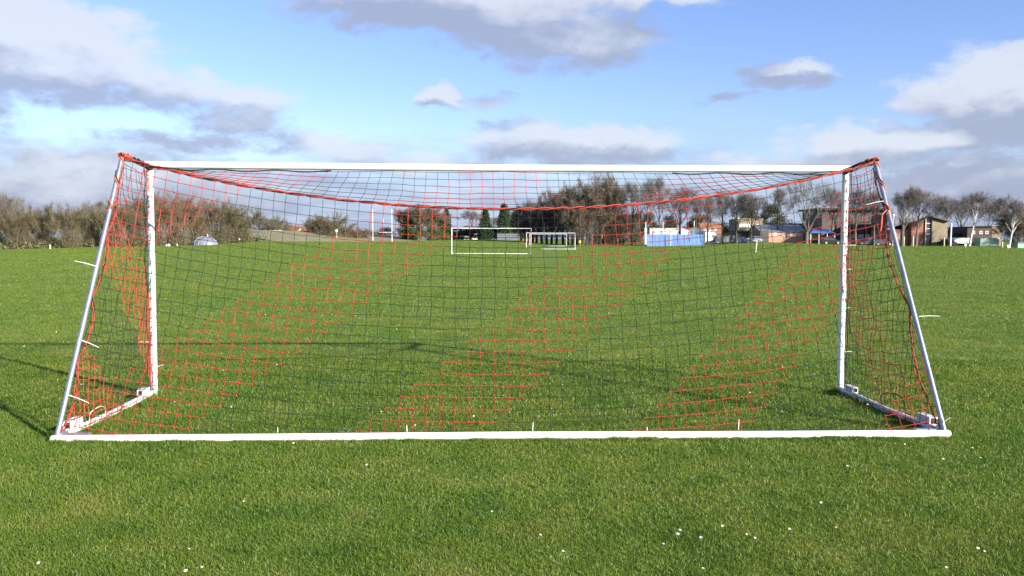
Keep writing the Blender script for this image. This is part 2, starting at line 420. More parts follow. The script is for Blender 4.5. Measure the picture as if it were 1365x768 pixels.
# ------------------------------------------------------------------ the near goal
goal = thing("football_goal", "full-size white goal in the foreground with a red and dark striped net, seen from behind", "football goal",
             (GX, GY, 0), GYAW, "football goals on the field")
HW = GW / 2
TD = 0.70                                     # depth at the top
def zt(u): return GH + 0.0 * u
b = MB(); b.tube([(-HW - 0.04, 0, GH), (0, 0, GH - 0.012), (HW + 0.04, 0, GH)], 0.037, 20); b.build("crossbar", M_WHITE, goal, True)
ZG = 0.015
for s in (-1, 1):
    b = MB(); b.tube([(s * HW, 0, -0.05), (s * HW, 0, 1.2), (s * HW, 0, GH - 0.03)], 0.035, 20); b.build("post", M_WHITE, goal, True)
    b = MB(); b.tube([(s * HW, -0.02, 0.045), (s * HW, -GD * 0.5, 0.028), (s * HW, -GD + 0.02, 0.04)], 0.030, 16)
    b.build("side_bar", M_WHITE if s < 0 else M_GREY, goal, True)  # right bar is white too; its shaded side is put into the greyer colour
    b = MB(); b.tube([(s * HW, -GD, 0.06), (s * HW, -TD, GH + 0.0)], 0.021, 14)
    b.build("stanchion", M_STEEL, goal, True)
    b = MB(); b.tube([(s * HW, -TD - 0.02, GH + 0.0), (s * HW, -0.03, GH + 0.0)], 0.017, 12); b.build("top_arm", M_STEEL, goal, True)
    # square hollow sleeves lying along the side bar
    for yy, L, w in ((-GD + 0.32, 0.22, 0.07), (-0.24, 0.19, 0.06)):
        b = MB(); x0 = s * (HW + 0.02) ; t = 0.009; zc = 0.060 + w / 2
        for dx, dz, sx_, sz_ in ((0, w / 2 - t / 2, w, t), (0, -w / 2 + t / 2, w, t), (w / 2 - t / 2, 0, t, w - 2 * t), (-w / 2 + t / 2, 0, t, w - 2 * t)):
            b.box((x0 + dx, yy, zc + dz), (sx_, L, sz_))
        b.box((x0, yy, zc), (w - 2 * t - 0.002, L - 0.02, w - 2 * t - 0.002), 1)  # dark block fills the tube, painting in the shade of its hollow
        b.build("ground_sleeve", [M_WHITE if s < 0 else M_GREY, M_HOLLOW_SHADE], goal)  # right sleeves share the painted-in shade of their bar
    b = MB(); b.box((s * (HW - 0.12), -GD + 0.055, 0.06), (0.24, 0.05, 0.014)); b.box((s * (HW - 0.02), -GD + 0.06, 0.066), (0.06, 0.06, 0.02))
    b.build("corner_bracket", M_STEEL, goal)
b = MB(); b.tube([(-HW - 0.055, -GD, 0.03), (-HW - 0.048, -GD, 0.031), (-HW - 0.035, -GD, 0.032), (-HW * 0.5, -GD, 0.034), (0, -GD, 0.040), (HW * 0.5, -GD, 0.033), (HW + 0.035, -GD, 0.032), (HW + 0.048, -GD, 0.031), (HW + 0.055, -GD, 0.03)],
                 [0.016, 0.026, 0.032, 0.032, 0.032, 0.032, 0.032, 0.026, 0.016], 20); b.build("rear_bar", M_WHITE, goal, True)

# net : nodes on a sheet, every strand a thin tube, the stripe pattern in the twine
SP = 0.1155; NC = 64; ROPE_SAG = 0.50
def rope_pt(u):
    q = 1 - (u / HW) ** 2
    return Vector((u, -TD - 0.30 * q, GH + 0.02 - ROPE_SAG * q ** 0.92))
def red(c, r): return ((c + r - 2) % 20) < 10
net = MB()
def strand(a, bb, mi):
    r = 0.0035 if mi == 0 else 0.0025
    a = Vector(a); bb = Vector(bb)
    if (bb - a).length < 1e-4: return
    net.tube([a, bb], r, 3, mi, False)
def knot(p, mi):
    r = 0.0085 if mi == 0 else 0.005
    i = len(net.v)
    for d in ((1, 0, 0), (-1, 0, 0), (0, 1, 0), (0, -1, 0), (0, 0, 1), (0, 0, -1)): net.v.append((p[0] + d[0] * r * 1.3, p[1] + d[1] * r, p[2] + d[2] * r))
    for q in ((0, 2, 4), (2, 1, 4), (1, 3, 4), (3, 0, 4), (2, 0, 5), (1, 2, 5), (3, 1, 5), (0, 3, 5)): net.face([i + k for k in q], mi)
def wob(i, j, k, a): 
    return a * (math.sin(i * 1.7 + j * 0.6 + k) * 0.5 + math.sin(i * 0.37 - j * 1.13 + k * 2.1) * 0.6 + (rnd.random() - 0.5) * 0.5)
NR = 24
back = {}
for c in range(NC + 1):
    u0 = -HW + GW * c / NC
    top = rope_pt(u0); bot = Vector((u0, -GD + 0.02, 0.06)); L = (bot - top).length
    L0 = 2.72; dr = 0.55 * SP + 0.45 * (L / (L0 / SP))
    for r in range(NR + 1):
        t = r * dr / L
        if t > 1.0:
            if (r - 1) * dr / L < 1.0: t = 1.0
            else: break
        p = top.lerp(bot, t)
        e = math.sin(math.pi * min(1, t))
        p.y += 0.07 * e + wob(c, r, 0.3, 0.010) * e
        p.x += wob(r, c, 1.0, 0.012) * (0.25 + e); p.z += wob(c, r, 2.0, 0.010) * e
        back[(c, r)] = p
for (c, r), p in back.items():
    mi = 0 if red(c, r) else 1
    q = back.get((c + 1, r))
    if q: strand(p, q, 0 if (red(c, r) and red(c + 1, r)) else 1)
    q = back.get((c, r + 1))
    if q: strand(p, q, 0 if (red(c, r) and red(c, r + 1)) else 1)
    knot(p, mi)
# roof of the net: from the rope forward to the crossbar
NT = 6; roof = {}
for c in range(NC + 1):
    u0 = -HW + GW * c / NC; a = rope_pt(u0); bb = Vector((u0, -0.035, GH - 0.05 - 0.015 * abs(math.sin(u0 * 2.6))))
    for r in range(NT + 1):
        t = r / NT; p = a.lerp(bb, t); e = math.sin(math.pi * t)
        p.z -= 0.04 * e * (1 - (u0 / HW) ** 2); p.x += wob(c, r, 4, 0.012) * e + 0.03 * (1 - t) * math.sin(c * .3); p.z += wob(c, r, 5, 0.006) * e
        roof[(c, r)] = p
for (c, r), p in roof.items():
    rr = -r
    q = roof.get((c + 1, r))
    if q and r > 0: strand(p, q, 0 if (red(c, rr) and red(c + 1, rr)) else 1)
    q = roof.get((c, r + 1))
    if q: strand(p, q, 0 if (red(c, rr) and red(c, rr - 1)) else 1)
    if r > 0: knot(p, 0 if red(c, rr) else 1)
# side panels
def edge_y(z, k=0.0):                         # line of the rear stanchion, with the rope that bows away from it towards the post
    t = max(0, min(1, (z - 0.06) / (GH - 0.06)))
    return -GD + (GD - TD) * t
def bow(z, s):
    ties = (0.06, 0.62, 1.18, 1.72, 2.44) if s < 0 else (0.06, 1.05, 1.95, 2.44)
    for a, c in zip(ties, ties[1:]):
        if a <= z <= c: return (0.085 if s < 0 else 0.115) * math.sin(math.pi * (z - a) / (c - a)) + 0.03
    return 0.03
for s in (-1, 1):
    side = {}
    for r in range(0, 26):
        z0 = GH - 0.05 - r * SP * 0.84
        if z0 < 0.02: z0 = 0.05
        for c in range(0, 27):
            z = z0 - 0.0
            y = -0.05 - c * SP * 0.74
            ye = edge_y(z) + bow(z, s)
            last = False
            if y < ye:
                if y + SP * 0.74 > ye: y = ye; last = True
                else: break
            e = math.sin(math.pi * min(1, (y + 0.05) / (ye + 0.05)))
            amp = 0.014
            p = Vector((s * (HW - 0.01 - 0.09 * e * (0.4 + 0.6 * math.sin(math.pi * z / GH))) + wob(c, r, s, 0.02) * e, y + wob(r, c, 3 + s, amp), z + wob(c, r, 6 + s, amp) - 0.05 * e))
            if p.z < 0.05: p.z = 0.05
            side[(c, r)] = p
            if last: break
    for (c, r), p in side.items():
        cc = -(14 - c) if s < 0 else NC + (14 - c)
        q = side.get((c + 1, r))
        rd = lambda c_, r_: red((-(14 - c_) if s < 0 else NC + 14 - c_), r_ + 1)
        if q: strand(p, q, 0 if (rd(c, r) and rd(c + 1, r)) else 1)
        q = side.get((c, r + 1))
        if q: strand(p, q, 0 if (rd(c, r) and rd(c, r + 1)) else 1)
        knot(p, 0 if rd(c, r) else 1)
net_o = net.build("net", [M_RED, M_BLK], goal)

def helix(mb, path, rad, r, pitch, phase, mi, n=5, step=0.02):
    pts = [Vector(p) for p in path]; acc = [0]
    for a, c in zip(pts, pts[1:]): acc.append(acc[-1] + (c - a).length)
    Ltot = acc[-1]; out = []; k = 0; sN = max(4, int(Ltot / step))
    for i in range(sN + 1):
        d = Ltot * i / sN
        while k < len(pts) - 2 and acc[k + 1] < d: k += 1
        t = (d - acc[k]) / max(1e-6, acc[k + 1] - acc[k]); p = pts[k].lerp(pts[k + 1], t); dr = (pts[k + 1] - pts[k]).normalized()
        a = dr.cross(Vector((0, 0.3, 1)) if abs(dr.z) < 0.8 else Vector((1, 0, 0))).normalized(); bb = a.cross(dr)
        an = 2 * math.pi * d / pitch + phase
        out.append(p + (a * math.cos(an) + bb * math.sin(an)) * rad)
    mb.tube(out, r, n, mi)
rp = [rope_pt(-HW + GW * i / 48) for i in range(49)]
b = MB()
helix(b, rp, 0.009, 0.0068, 0.34, 0, 0, step=0.03); helix(b, rp, 0.009, 0.0068, 0.34, math.pi, 0, step=0.03); helix(b, rp, 0.012, 0.0036, 0.5, 1.5, 1, step=0.03); helix(b, rp, 0.012, 0.003, 0.7, 3.5, 1, step=0.03)
b.build("edge_rope", [M_RED, M_BLK], net_o, True)
for s in (-1, 1):
    b = MB()                                   # net gathered and lashed along the top arm
    arm = [(s * HW, -TD - 0.015, GH + 0.028), (s * (HW - 0.005), -TD * 0.5, GH + 0.012), (s * (HW - 0.02), -0.02, GH - 0.035)]
    for k in range(4): helix(b, arm, 0.02, 0.011, 0.42, k * 1.57, 1 if k < 3 else 0, step=0.03)
    on = [(s * (HW - 0.01), -0.03, GH - 0.03), (s * (HW - 0.35), -0.05, GH - 0.048), (s * (HW - 1.0), -0.05, GH - 0.06), (s * (HW - 1.9), -0.05, GH - 0.062)]
    helix(b, on, 0.008, 0.007, 0.6, 0, 1, step=0.04)
    b.build("gathered_net", [M_RED, M_BLK], net_o, True)
    b = MB()                                   # edge rope down the stanchion, bowing in between its ties
    pth = []
    for i in range(60):
        z = GH - 0.02 - (GH - 0.1) * i / 59
        pth.append((s * (HW - 0.012 - 0.25 * (bow(z, s) - 0.03)), edge_y(z) + bow(z, s) * (0.9 if z < 1.95 else 0.15) + 0.006 * math.sin(i * 0.9), z))
    helix(b, pth, 0.006, 0.0045, 0.22, 0, 0); helix(b, pth, 0.006, 0.0045, 0.22, math.pi, 0); helix(b, pth, 0.009, 0.003, 0.4, 1, 1)
    b.build("side_rope", [M_RED, M_BLK], net_o, True)
    b = MB()                                   # orange cord lashing: corner ball, spiral, tied-off tail
    cor = Vector((s * HW, -TD, GH + 0.0))
    for k in range(3):
        helix(b, [cor + Vector((0, -0.03, 0.035 - 0.005 * k)), cor + Vector((0, 0.16 if s < 0 else 0.22, 0.03))], 0.023 + 0.003 * k, 0.0065, 0.075 + 0.02 * k, k * 2, 0, step=0.008)
    z1 = 1.96
    st = lambda z: Vector((s * HW, edge_y(z), z))
    helix(b, [st(GH), st(z1)], 0.026, 0.006, 0.26, 0, 0, step=0.012); helix(b, [st(GH), st(z1)], 0.026, 0.0045, 0.33, 2, 1, step=0.012)
    helix(b, [st(z1 + 0.03), st(z1 - 0.03)], 0.027, 0.007, 0.018, 0, 0, step=0.006)
    q = st(z1)
    if s < 0: b.tube([q + Vector((0.02, -0.03, 0)), q + Vector((0.06, -0.04, 0.03)), q + Vector((0.12, -0.05, 0.07))], 0.008, 5, 0)
    else: b.tube([q + Vector((-0.03, -0.03, 0.01)), q + Vector((-0.075, -0.04, -0.03)), q + Vector((-0.08, -0.04, -0.15)), q + Vector((-0.095, -0.04, -0.26))], 0.008, 5, 0)
    b.build("lashing_cord", [M_ORG, M_BLK], net_o, True)
    b = MB()                                   # cord lacing the net up the post
    pp = [(s * (HW + 0.046) + 0.01 * math.sin(i * 1.3), -0.03 + 0.006 * math.sin(i * 2.1), GH - 0.04 - i * 0.118) for i in range(21)]
    b.tube(pp, 0.006, 5, 1); b.build("lacing_cord", [M_RED, M_BLK], net_o, True)
# white cable ties with their tails sticking out
def tie(p, d, L, r=0.0032):
    b = MB(); p = Vector(p); d = Vector(d).normalized()
    b.tube([p, p + d * L * 0.5 + Vector((0, 0, 0.004)), p + d * L], [r, r, r * 0.7], 6)
    b.build("cable_tie", M_TIE, goal)
stp = lambda s, z: Vector((s * HW, edge_y(z), z))
tie(stp(-1, 1.42) + Vector((0.02, -0.03, 0)), (-0.95, -0.25, 0.28), 0.19)
tie(stp(-1, 0.80) + Vector((0.02, -0.03, 0)), (1, 0.25, -0.5), 0.16)
tie(stp(-1, 0.37) + Vector((0.02, -0.03, 0)), (1, 0.25, -0.5), 0.18)
tie(stp(1, 0.99) + Vector((0.02, -0.03, 0)), (1, -0.1, 0.02), 0.19)
tie(stp(1, 0.13) + Vector((0.0, -0.03, 0)), (0.7, -0.3, 0.6), 0.07)
tie(stp(1, 2.06) + Vector((-0.03, -0.03, 0.0)), (-1, 0.1, -0.22), 0.17)
for z, L in ((1.62, 0.10), (1.36, 0.06), (0.94, 0.045), (0.46, 0.075)): tie((HW + 0.03, -0.03, z), (1, -0.1, 0.02), L)
tie((-HW - 0.03, -0.03, 0.58), (-1, -0.2, 0.0), 0.11); tie((-HW + 0.15, -0.35, 0.36), (1, 0, 0.25), 0.1)
for px, L in ((360, 0.04), (530, 0.055), (697, 0.075), (851, 0.03), (975, 0.09)):
    u = unproj(px, 574, GY - GD).x - GX
    tie((u, -GD + 0.005, 0.075), (0.08 if px % 2 else -0.05, 0.1, 1), L)
def curve(pts, n=6):
    P_ = [Vector(p) for p in pts]; P_ = [P_[0]] + P_ + [P_[-1]]; out = []
    for k in range(1, len(P_) - 2):
        for q in range(n):
            t = q / n; a, b_, c, d = P_[k - 1:k + 3]
            out.append(0.5 * ((2 * b_) + (c - a) * t + (2 * a - 5 * b_ + 4 * c - d) * t * t + (3 * b_ - a - 3 * c + d) * t ** 3))
    return out + [P_[-1]]
b = MB(); b.tube(curve([(-HW + 0.02, -GD + 0.55, 0.03), (-HW + 0.02, -GD + 0.56, 0.13), (-HW + 0.05, -GD + 0.70, 0.165), (-HW + 0.03, -GD + 0.84, 0.11), (-HW, -GD + 0.9, 0.04)]), 0.0028, 6)
b.build("loose_cord", M_TIE, goal, True)
b = MB(); b.tube(curve([(HW - 0.02, -1.0, 0.06), (HW + 0.05, -0.9, 0.16), (HW + 0.1, -1.15, 0.17), (HW + 0.03, -1.4, 0.06)]), 0.006, 6); b.build("loose_cord", M_BLK, goal, True)

SKIP = {"net", "cable_tie", "loose_cord"}
def far_goal(px, Y, yaw, label):
    o = copy_tree(goal, None, SKIP); o.location = at(px, Y); o.rotation_euler = (0, 0, yaw); o["label"] = label
    return o
far_goal(655, 80.5, R(180.5), "netless white goal facing the camera across the field, largest of the far goals")
far_goal(734, 131, R(-2), "small far white goal right of the larger netless one, in front of another goal")
far_goal(730.5, 172, R(178), "smallest and farthest white goal, standing inside the outline of the goal before it")

# ------------------------------------------------------------------ daisies
dm = MB()
dm.tube([(0, 0, 0), (0.002, 0, 0.02), (0.003, 0.001, 0.043)], 0.0012, 4, 2)
for k in range(12):
    a = 2 * math.pi * k / 12; ca, sa = math.cos(a), math.sin(a)
    i = len(dm.v)
    for rr, ww, zz in ((0.003, 0.002, 0.044), (0.010, 0.0038, 0.0475), (0.0135, 0.002, 0.047)):
        for q in (-1, 1): dm.v.append((0.003 + ca * rr - sa * ww * q, 0.001 + sa * rr + ca * ww * q, zz))
    dm.face((i, i + 2, i + 3, i + 1)); dm.face((i + 2, i + 4, i + 5, i + 3))
dm.dome((0.003, 0.001, 0.0445), 0.004, 0.004, 0.004, 8, 3, 1)
M_PETAL = plain("white_petal", (0.7, 0.7, 0.69), 0.6, 0, 0.03); M_YEL = plain("yellow_centre", (0.75, 0.5, 0.04), 0.7); M_STEM = plain("green_stem", (0.08, 0.14, 0.03), 0.7)
DA = [(656, 689), (717, 719), (254, 740), (269, 765), (250, 766), (54, 756), (491, 624), (324, 675), (749, 743), (901, 717), (905, 716), (882, 734), (935, 725), (961, 706),
      (994, 720), (1004, 723), (1050, 711), (1112, 711), (937, 766), (1260, 763), (1300, 736), (1310, 740), (1295, 602), (1306, 615), (1254, 615), (1193, 597),
      (1204, 596), (1129, 626), (390, 594), (1092, 675), (33, 462), (75, 443), (79, 508), (109, 515), (298, 496), (296, 472), (234, 539), (240, 541), (309, 545),
      (529, 439), (423, 501), (369, 488), (445, 544), (356, 428), (354, 419), (430, 420), (509, 551), (630, 557), (660, 559), (554, 571), (678, 462), (670, 530),
      (825, 475), (907, 516), (998, 525), (748, 516), (733, 514), (738, 557), (746, 556), (799, 555), (806, 555), (927, 566), (720, 558), (1041, 490), (1085, 501),
      (1150, 475), (1040, 551), (1156, 542)]
d0 = dm.build("daisy", [M_PETAL, M_YEL, M_STEM])
tag(d0, "tiny white daisy head standing in the short grass of the near field", "daisy", "daisies in the grass")
for i, (px, py) in enumerate(DA):
    o = d0 if i == 0 else d0.copy()
    if i: COL.objects.link(o)
    p = ground_hit(px, py + 3); k = 0.42 + 0.27 * rnd.random() + max(0, (p.y - 7) * 0.03)
    o.location = p; o.scale = (k, k, 1 + 0.2 * rnd.random()); o.rotation_euler = (R(rnd.uniform(0, 32)), R(rnd.uniform(-10, 12)), rnd.uniform(-0.4, 0.4))

# ------------------------------------------------------------------ trees
def bark(name, c): return plain(name, c, 0.9, 0, 0.4, 2.5)
M_BARK = bark("grey_bark", (0.15, 0.125, 0.10)); M_BARKD = bark("dark_bark", (0.06, 0.055, 0.04)); M_BARKW = bark("birch_bark", (0.62, 0.6, 0.55))
M_TWIG = bark("grey_twigs", (0.15, 0.13, 0.12)); M_TWIGB = bark("brown_twigs", (0.14, 0.105, 0.072)); M_TWIGR = bark("russet_twigs", (0.18, 0.12, 0.098))
def leafmat(name, a, b_):
    return plain(name, b_, 0.8, 0, 0, 0.9, 0, 0.3, a)
M_OLIVE = leafmat("olive_twigs", (0.085, 0.074, 0.038), (0.16, 0.132, 0.07)); M_IVY = leafmat("ivy_leaves", (0.05, 0.07, 0.022), (0.10, 0.125, 0.04))
M_CYP = leafmat("cypress_leaves", (0.012, 0.03, 0.014), (0.04, 0.075, 0.026)); M_YEW = leafmat("dark_evergreen_leaves", (0.02, 0.028, 0.012), (0.06, 0.066, 0.03))
M_STRAW = leafmat("tan_bushes", (0.11, 0.10, 0.045), (0.20, 0.17, 0.085))

def rv(r): 
    while True:
        v = Vector((r.uniform(-1, 1), r.uniform(-1, 1), r.uniform(-1, 1)))
        if 0.05 < v.length < 1: return v.normalized()
def tree_mesh(kind, seed):
    """unit-ish tree 10 high; returns (trunk MB, crown MB)"""
    r = random.Random(seed); tr = MB(); cr_ = MB()
    def twigs(p, d, L, n, w, spread=0.8, mi=0):
        for _ in range(n):
            dd = (d * 0.7 + rv(r) * spread + Vector((0, 0, 0.15))).normalized(); l = L * r.uniform(0.5, 1.2)
            o = rv(r).cross(dd).normalized() * w * r.uniform(0.6, 1.2)
            q = p + d * r.uniform(-0.9, 0.3) * L + rv(r) * 0.12 * L
            cr_.tri(q - o, q + o, q + dd * l, mi)
    def leaves(c, rad, n, s, mi=1):
        for _ in range(n):
            p = Vector(c) + rv(r) * rad * r.random() ** 0.45
            a = rv(r) * s * r.uniform(0.5, 1.2); q = rv(r).cross(a).normalized() * s * 0.6
            cr_.tri(p - a, p + a * 0.7 + q, p + a * 0.6 - q, mi)
    def grow(p, d, L, rad, lev, mx, nb, ang, tw, twL, twW, upb, spread, mb):
        pts = [p.copy()]; q = p.copy(); dd = d.copy()
        for k in range(3):
            dd = (dd + rv(r) * 0.16 + Vector((0, 0, upb))).normalized(); q = q + dd * L / 3; pts.append(q.copy())
        (tr if lev <= 1 else cr_).tube(pts, [rad, rad * 0.85, rad * 0.7, rad * 0.5], 5 if lev < 2 else 3, 0, False)
        if lev >= mx:
            twigs(pts[2], dd, twL, tw // 2, twW, spread); twigs(pts[3], dd, twL, tw - tw // 2, twW, spread); return
        for k in range(nb):
            t = r.uniform(0.35, 1.0) if k < nb - 1 else 1.0
            i = min(2, int(t * 3)); c = pts[i].lerp(pts[i + 1], t * 3 - i)
            side = rv(r).cross(dd).normalized()
            nd = (dd * math.cos(ang) + side * math.sin(ang) * r.uniform(0.6, 1.2)).normalized()
            grow(c, nd, L * r.uniform(0.55, 0.78), rad * 0.5, lev + 1, mx, nb, ang, tw, twL, twW, upb, spread, mb)
    Z = Vector((0, 0, 1))
    if kind in ('bare', 'birch'):
        th = r.uniform(2.6, 3.6); lean = Vector((r.uniform(-.08, .08), 0, 1)).normalized() if kind == 'bare' else Vector((0.18, 0, 1)).normalized()
        pts = [Vector((0, 0, -0.3)), lean * th * 0.5, lean * th, lean * th * 1.6, lean * th * 2.1]
        tr.tube(pts, [0.26, 0.2, 0.16, 0.11, 0.06], 7, 0, False)
        for k in range(9):
            t = 0.85 + 1.2 * k / 8; a = k * 2.4 + r.random()
            d = Vector((math.cos(a) * 0.62, math.sin(a) * 0.62, 1)).normalized()
            grow(lean * th * t, d, 2.6 - 0.12 * k, 0.07, 1, 4, 3, 0.6, 30, 0.85, 0.0095, 0.05, 0.8, tr)
    elif kind == 'vase':
        pts = [Vector((0, 0, -0.3)), Vector((0.02, 0, 1.0)), Vector((0.05, 0, 2.2))]
        tr.tube(pts, [0.3, 0.23, 0.2], 8, 0, False)
        for k in range(7):
            a = k * 2.4; d = Vector((math.cos(a) * 0.42, math.sin(a) * 0.42, 1)).normalized()
            grow(pts[-1] - Z * r.uniform(0, 0.5), d, 4.2, 0.10, 1, 4, 3, 0.46, 22, 0.95, 0.0095, 0.06, 0.7, tr)
    elif kind == 'spread':
        for k in range(4):
            x = (k - 1.5) * 0.9; tr.tube([Vector((x, r.uniform(-.4, .4), -0.3)), Vector((x * 1.1, 0, 1.5)), Vector((x * 1.5, 0, 3))], [0.3, 0.25, 0.18], 6, 0, False)
            for j in range(6):
                a = r.uniform(0, 6.28); d = Vector((math.cos(a) * 0.9, math.sin(a) * 0.9, r.uniform(0.35, 1.2))).normalized()
                grow(Vector((x * 1.2, 0, r.uniform(1.2, 3.6))), d, r.uniform(2.0, 3.2), 0.08, 1, 3, 4, 0.65, 75, 0.8, 0.017, 0.05, 1.1, tr)
        for q in range(650):
            a = r.uniform(0, 6.28); rad = 3.3 * math.sqrt(r.random()); t = Vector((math.cos(a) * rad, math.sin(a) * rad, 1.2 + (6.6 * math.sqrt(max(0, 1 - (rad / 3.6) ** 2)) + 0.6) * r.random())); twigs(t, (Z * 0.6 + rv(r)).normalized(), 1.1, 7, 0.022, 0.8)
    elif kind == 'thicket':
        for k in range(9):
            a = k * 2.4; rr = 1.7 * math.sqrt((k + 0.5) / 9); bx = Vector((math.cos(a) * rr, math.sin(a) * rr, -0.2))
            d = Vector((math.cos(a) * 0.25, math.sin(a) * 0.25, 1)).normalized()
            grow(bx, d, r.uniform(3.9, 5.2), 0.08, 1, 3, 5, 0.45, 70, 0.95, 0.0135, 0.06, 0.85, tr)
            for q in range(5):
                leaves(bx + Vector((r.uniform(-.9, .9), r.uniform(-.9, .9), r.uniform(0.4, 6.4))), 1.0, 80, 0.12, 1)
            leaves(bx + Vector((0, 0, 0.8)), 1.3, 150, 0.14, 1); leaves(bx + Vector((0, 0, 1.9)), 1.3, 110, 0.13, 1); leaves(bx + Vector((0, 0, 0.6)), 1.0, 50, 0.14, 2)
            for q in range(90):
                t = bx + Vector((r.uniform(-1.1, 1.1), r.uniform(-1.1, 1.1), r.uniform(0.2, 4.5))); twigs(t, (Z + rv(r) * 0.4).normalized(), 1.5, 3, 0.02, 0.4)
    elif kind == 'bush':
        for k in range(26):
            a = r.uniform(0, 6.28); d = Vector((math.cos(a), math.sin(a), r.uniform(0.35, 2.2))).normalized()
            grow(Vector((math.cos(a) * 1.5 * r.random(), math.sin(a) * 1.5 * r.random(), 0.2)), d, r.uniform(3.2, 4.6), 0.08, 1, 3, 4, 0.6, 36, 1.0, 0.024, 0.04, 0.9, tr)
        for k in range(36): leaves((r.gauss(0, 2.2), r.gauss(0, 2.2), abs(r.gauss(1.5, 2.2))), 0.9, 34, 0.16, 1)
    elif kind == 'cypress':
        tr.tube([Vector((0, 0, -0.3)), Vector((0, 0, 6))], [0.3, 0.1], 6, 0, False)
        for k in range(170):
            z = 10 * (k / 170) ** 0.9; rad = 1.75 * (1 - (z / 10.3) ** 2.2) * (0.72 + 0.28 * min(1, z / 1.2)) * r.uniform(0.7, 1.05); a = k * 2.399
            leaves((math.cos(a) * rad * 0.8, math.sin(a) * rad * 0.8, z), 0.5, 34, 0.2, 1)
    elif kind == 'evergreen':
        tr.tube([Vector((0, 0, -0.3)), Vector((0, 0, 6))], [0.35, 0.15], 6, 0, False)
        for k in range(60):
            a = k * 2.399; z = r.uniform(1.0, 9.3); rad = 3.1 * math.sqrt(max(0.03, 1 - ((z - 4.6) / 5.0) ** 2)) * r.uniform(0.35, 1)
            leaves((math.cos(a) * rad, math.sin(a) * rad, z), 1.1, 80, 0.24, 1)
    elif kind == 'ivy':
        tr.tube([Vector((0, 0, -0.3)), Vector((0.1, 0, 3)), Vector((0, 0.1, 6))], [0.3, 0.2, 0.1], 6, 0, False)
        for k in range(10):
            a = k * 2.4; d = Vector((math.cos(a) * 0.6, math.sin(a) * 0.6, 1)).normalized()
            grow(Vector((0, 0, r.uniform(2, 5.5))), d, 2.3, 0.09, 1, 3, 4, 0.55, 40, 0.8, 0.018, 0.04, 0.9, tr)
        for k in range(44):
            a = k * 2.399; z = r.uniform(0.5, 7.4); rad = r.uniform(0.1, 1.7) * (1.15 - z / 11)
            leaves((math.cos(a) * rad, math.sin(a) * rad, z), 0.9, 110, 0.17, 1)
    return tr, cr_
CACHE = {}
def tree_data(kind, mats, variant):
    key = (kind, tuple(m.name for m in mats), variant)
    if key not in CACHE:
        t, c = tree_mesh(kind, 100 * variant + sum(map(ord, kind)))
        vz = np.array(c.v); zmax = np.percentile(vz[:, 2], 98.6); w = np.percentile(np.abs(vz[:, 0]), 95) * 2
        to = t.build("trunk", mats[0]); co = c.build("crown", list(mats[1:]))
        CACHE[key] = (to.data, co.data, zmax, w)
        for o in (to, co): bpy.data.objects.remove(o)
    return CACHE[key]
ORD = ["first", "second", "third", "fourth", "fifth", "sixth", "seventh", "eighth", "ninth", "tenth", "eleventh", "twelfth", "thirteenth", "fourteenth", "fifteenth", "sixteenth",
       "seventeenth", "eighteenth", "nineteenth", "twentieth"]
def plant(name, kind, mats, px, top, wid, Y, label, cat, group, variant):
    td, cd, zm, w = tree_data(kind, mats, variant)
    loc = at(px, Y); h = hgt(px, top, Y); sxy = wpx(wid, Y) / w
    o = thing(name, label, cat, loc, 0.0, group)
    for n, dta in (("trunk", td), ("crown", cd)):
        ch = bpy.data.objects.new(n, dta); COL.objects.link(ch); ch.parent = o
        ch.scale = (sxy, sxy, h / zm)
    o.rotation_euler = (0, 0, 0 if kind in ('birch', 'vase') else rnd.uniform(-0.5, 0.5))
    return o
def row(name, kind, mats, items, fmt, cat, group, nv=3):
    items = sorted(items)
    for i, (px, top, wid, Y) in enumerate(items):
        lab = fmt if isinstance(fmt, list) else None
        plant(name, kind, mats, px, top, wid, Y, lab[i] if lab else fmt % ORD[i], cat, group, i % nv)

row("hedgerow_tree", 'thicket', [M_BARK, M_OLIVE, M_OLIVE, M_IVY],
    [(-62, 268, 80, 121), (-15, 277, 62, 124), (24, 279, 52, 122), (58, 276, 50, 124), (92, 277, 46, 123), (122, 279, 44, 126), (150, 273, 46, 125), (178, 268, 44, 128),
     (294, 271, 50, 140), (322, 276, 44, 144), (-110, 270, 80, 118)],
    "leafless olive-brown tree crowded into the left hedgerow, %s olive one from left", "tree", "trees of the left hedgerow", 4)
M_RUSS = leafmat("russet_olive_twigs", (0.115, 0.075, 0.042), (0.20, 0.14, 0.085))
row("hedgerow_tree", 'thicket', [M_BARK, M_RUSS, M_OLIVE, M_IVY], [(204, 262, 52, 129), (234, 261, 54, 132), (264, 268, 50, 137)],
    "reddish-brown leafless tree of the left hedgerow behind the near post, %s from left", "tree", "trees of the left hedgerow", 3)
row("bare_tree", 'bare', [M_BARK, M_TWIG], [(7, 258, 46, 150), (128, 268, 40, 160), (344, 290, 40, 190)],
    ["pale bare tree rising above the hedgerow at the far left", "faint bare tree behind the hedgerow left of the near goal", "low bare tree where the left hedgerow ends above the tan bank"], "tree", "bare trees behind the hedgerow")
row("bush", 'bush', [M_BARK, M_OLIVE, M_IVY], [(362, 291, 34, 245), (374, 292, 26, 250)],
    ["round leafless bush behind the tan bank, left one of two touching", "round leafless bush behind the tan bank, right one of two beside the little house"], "bush", "bushes behind the tan bank")
row("bush", 'bush', [M_BARK, M_OLIVE, M_IVY], [(434, 287, 58, 228), (470, 302, 44, 240), (490, 307, 36, 300), (545, 303, 30, 290)],
    ["large round leafless bush standing left of the rugby posts", "lower leafless bush just right of the large round bush", "small leafless bush behind the left rugby posts", "small leafless bush right of the rugby posts"],
    "bush", "bushes by the rugby posts")
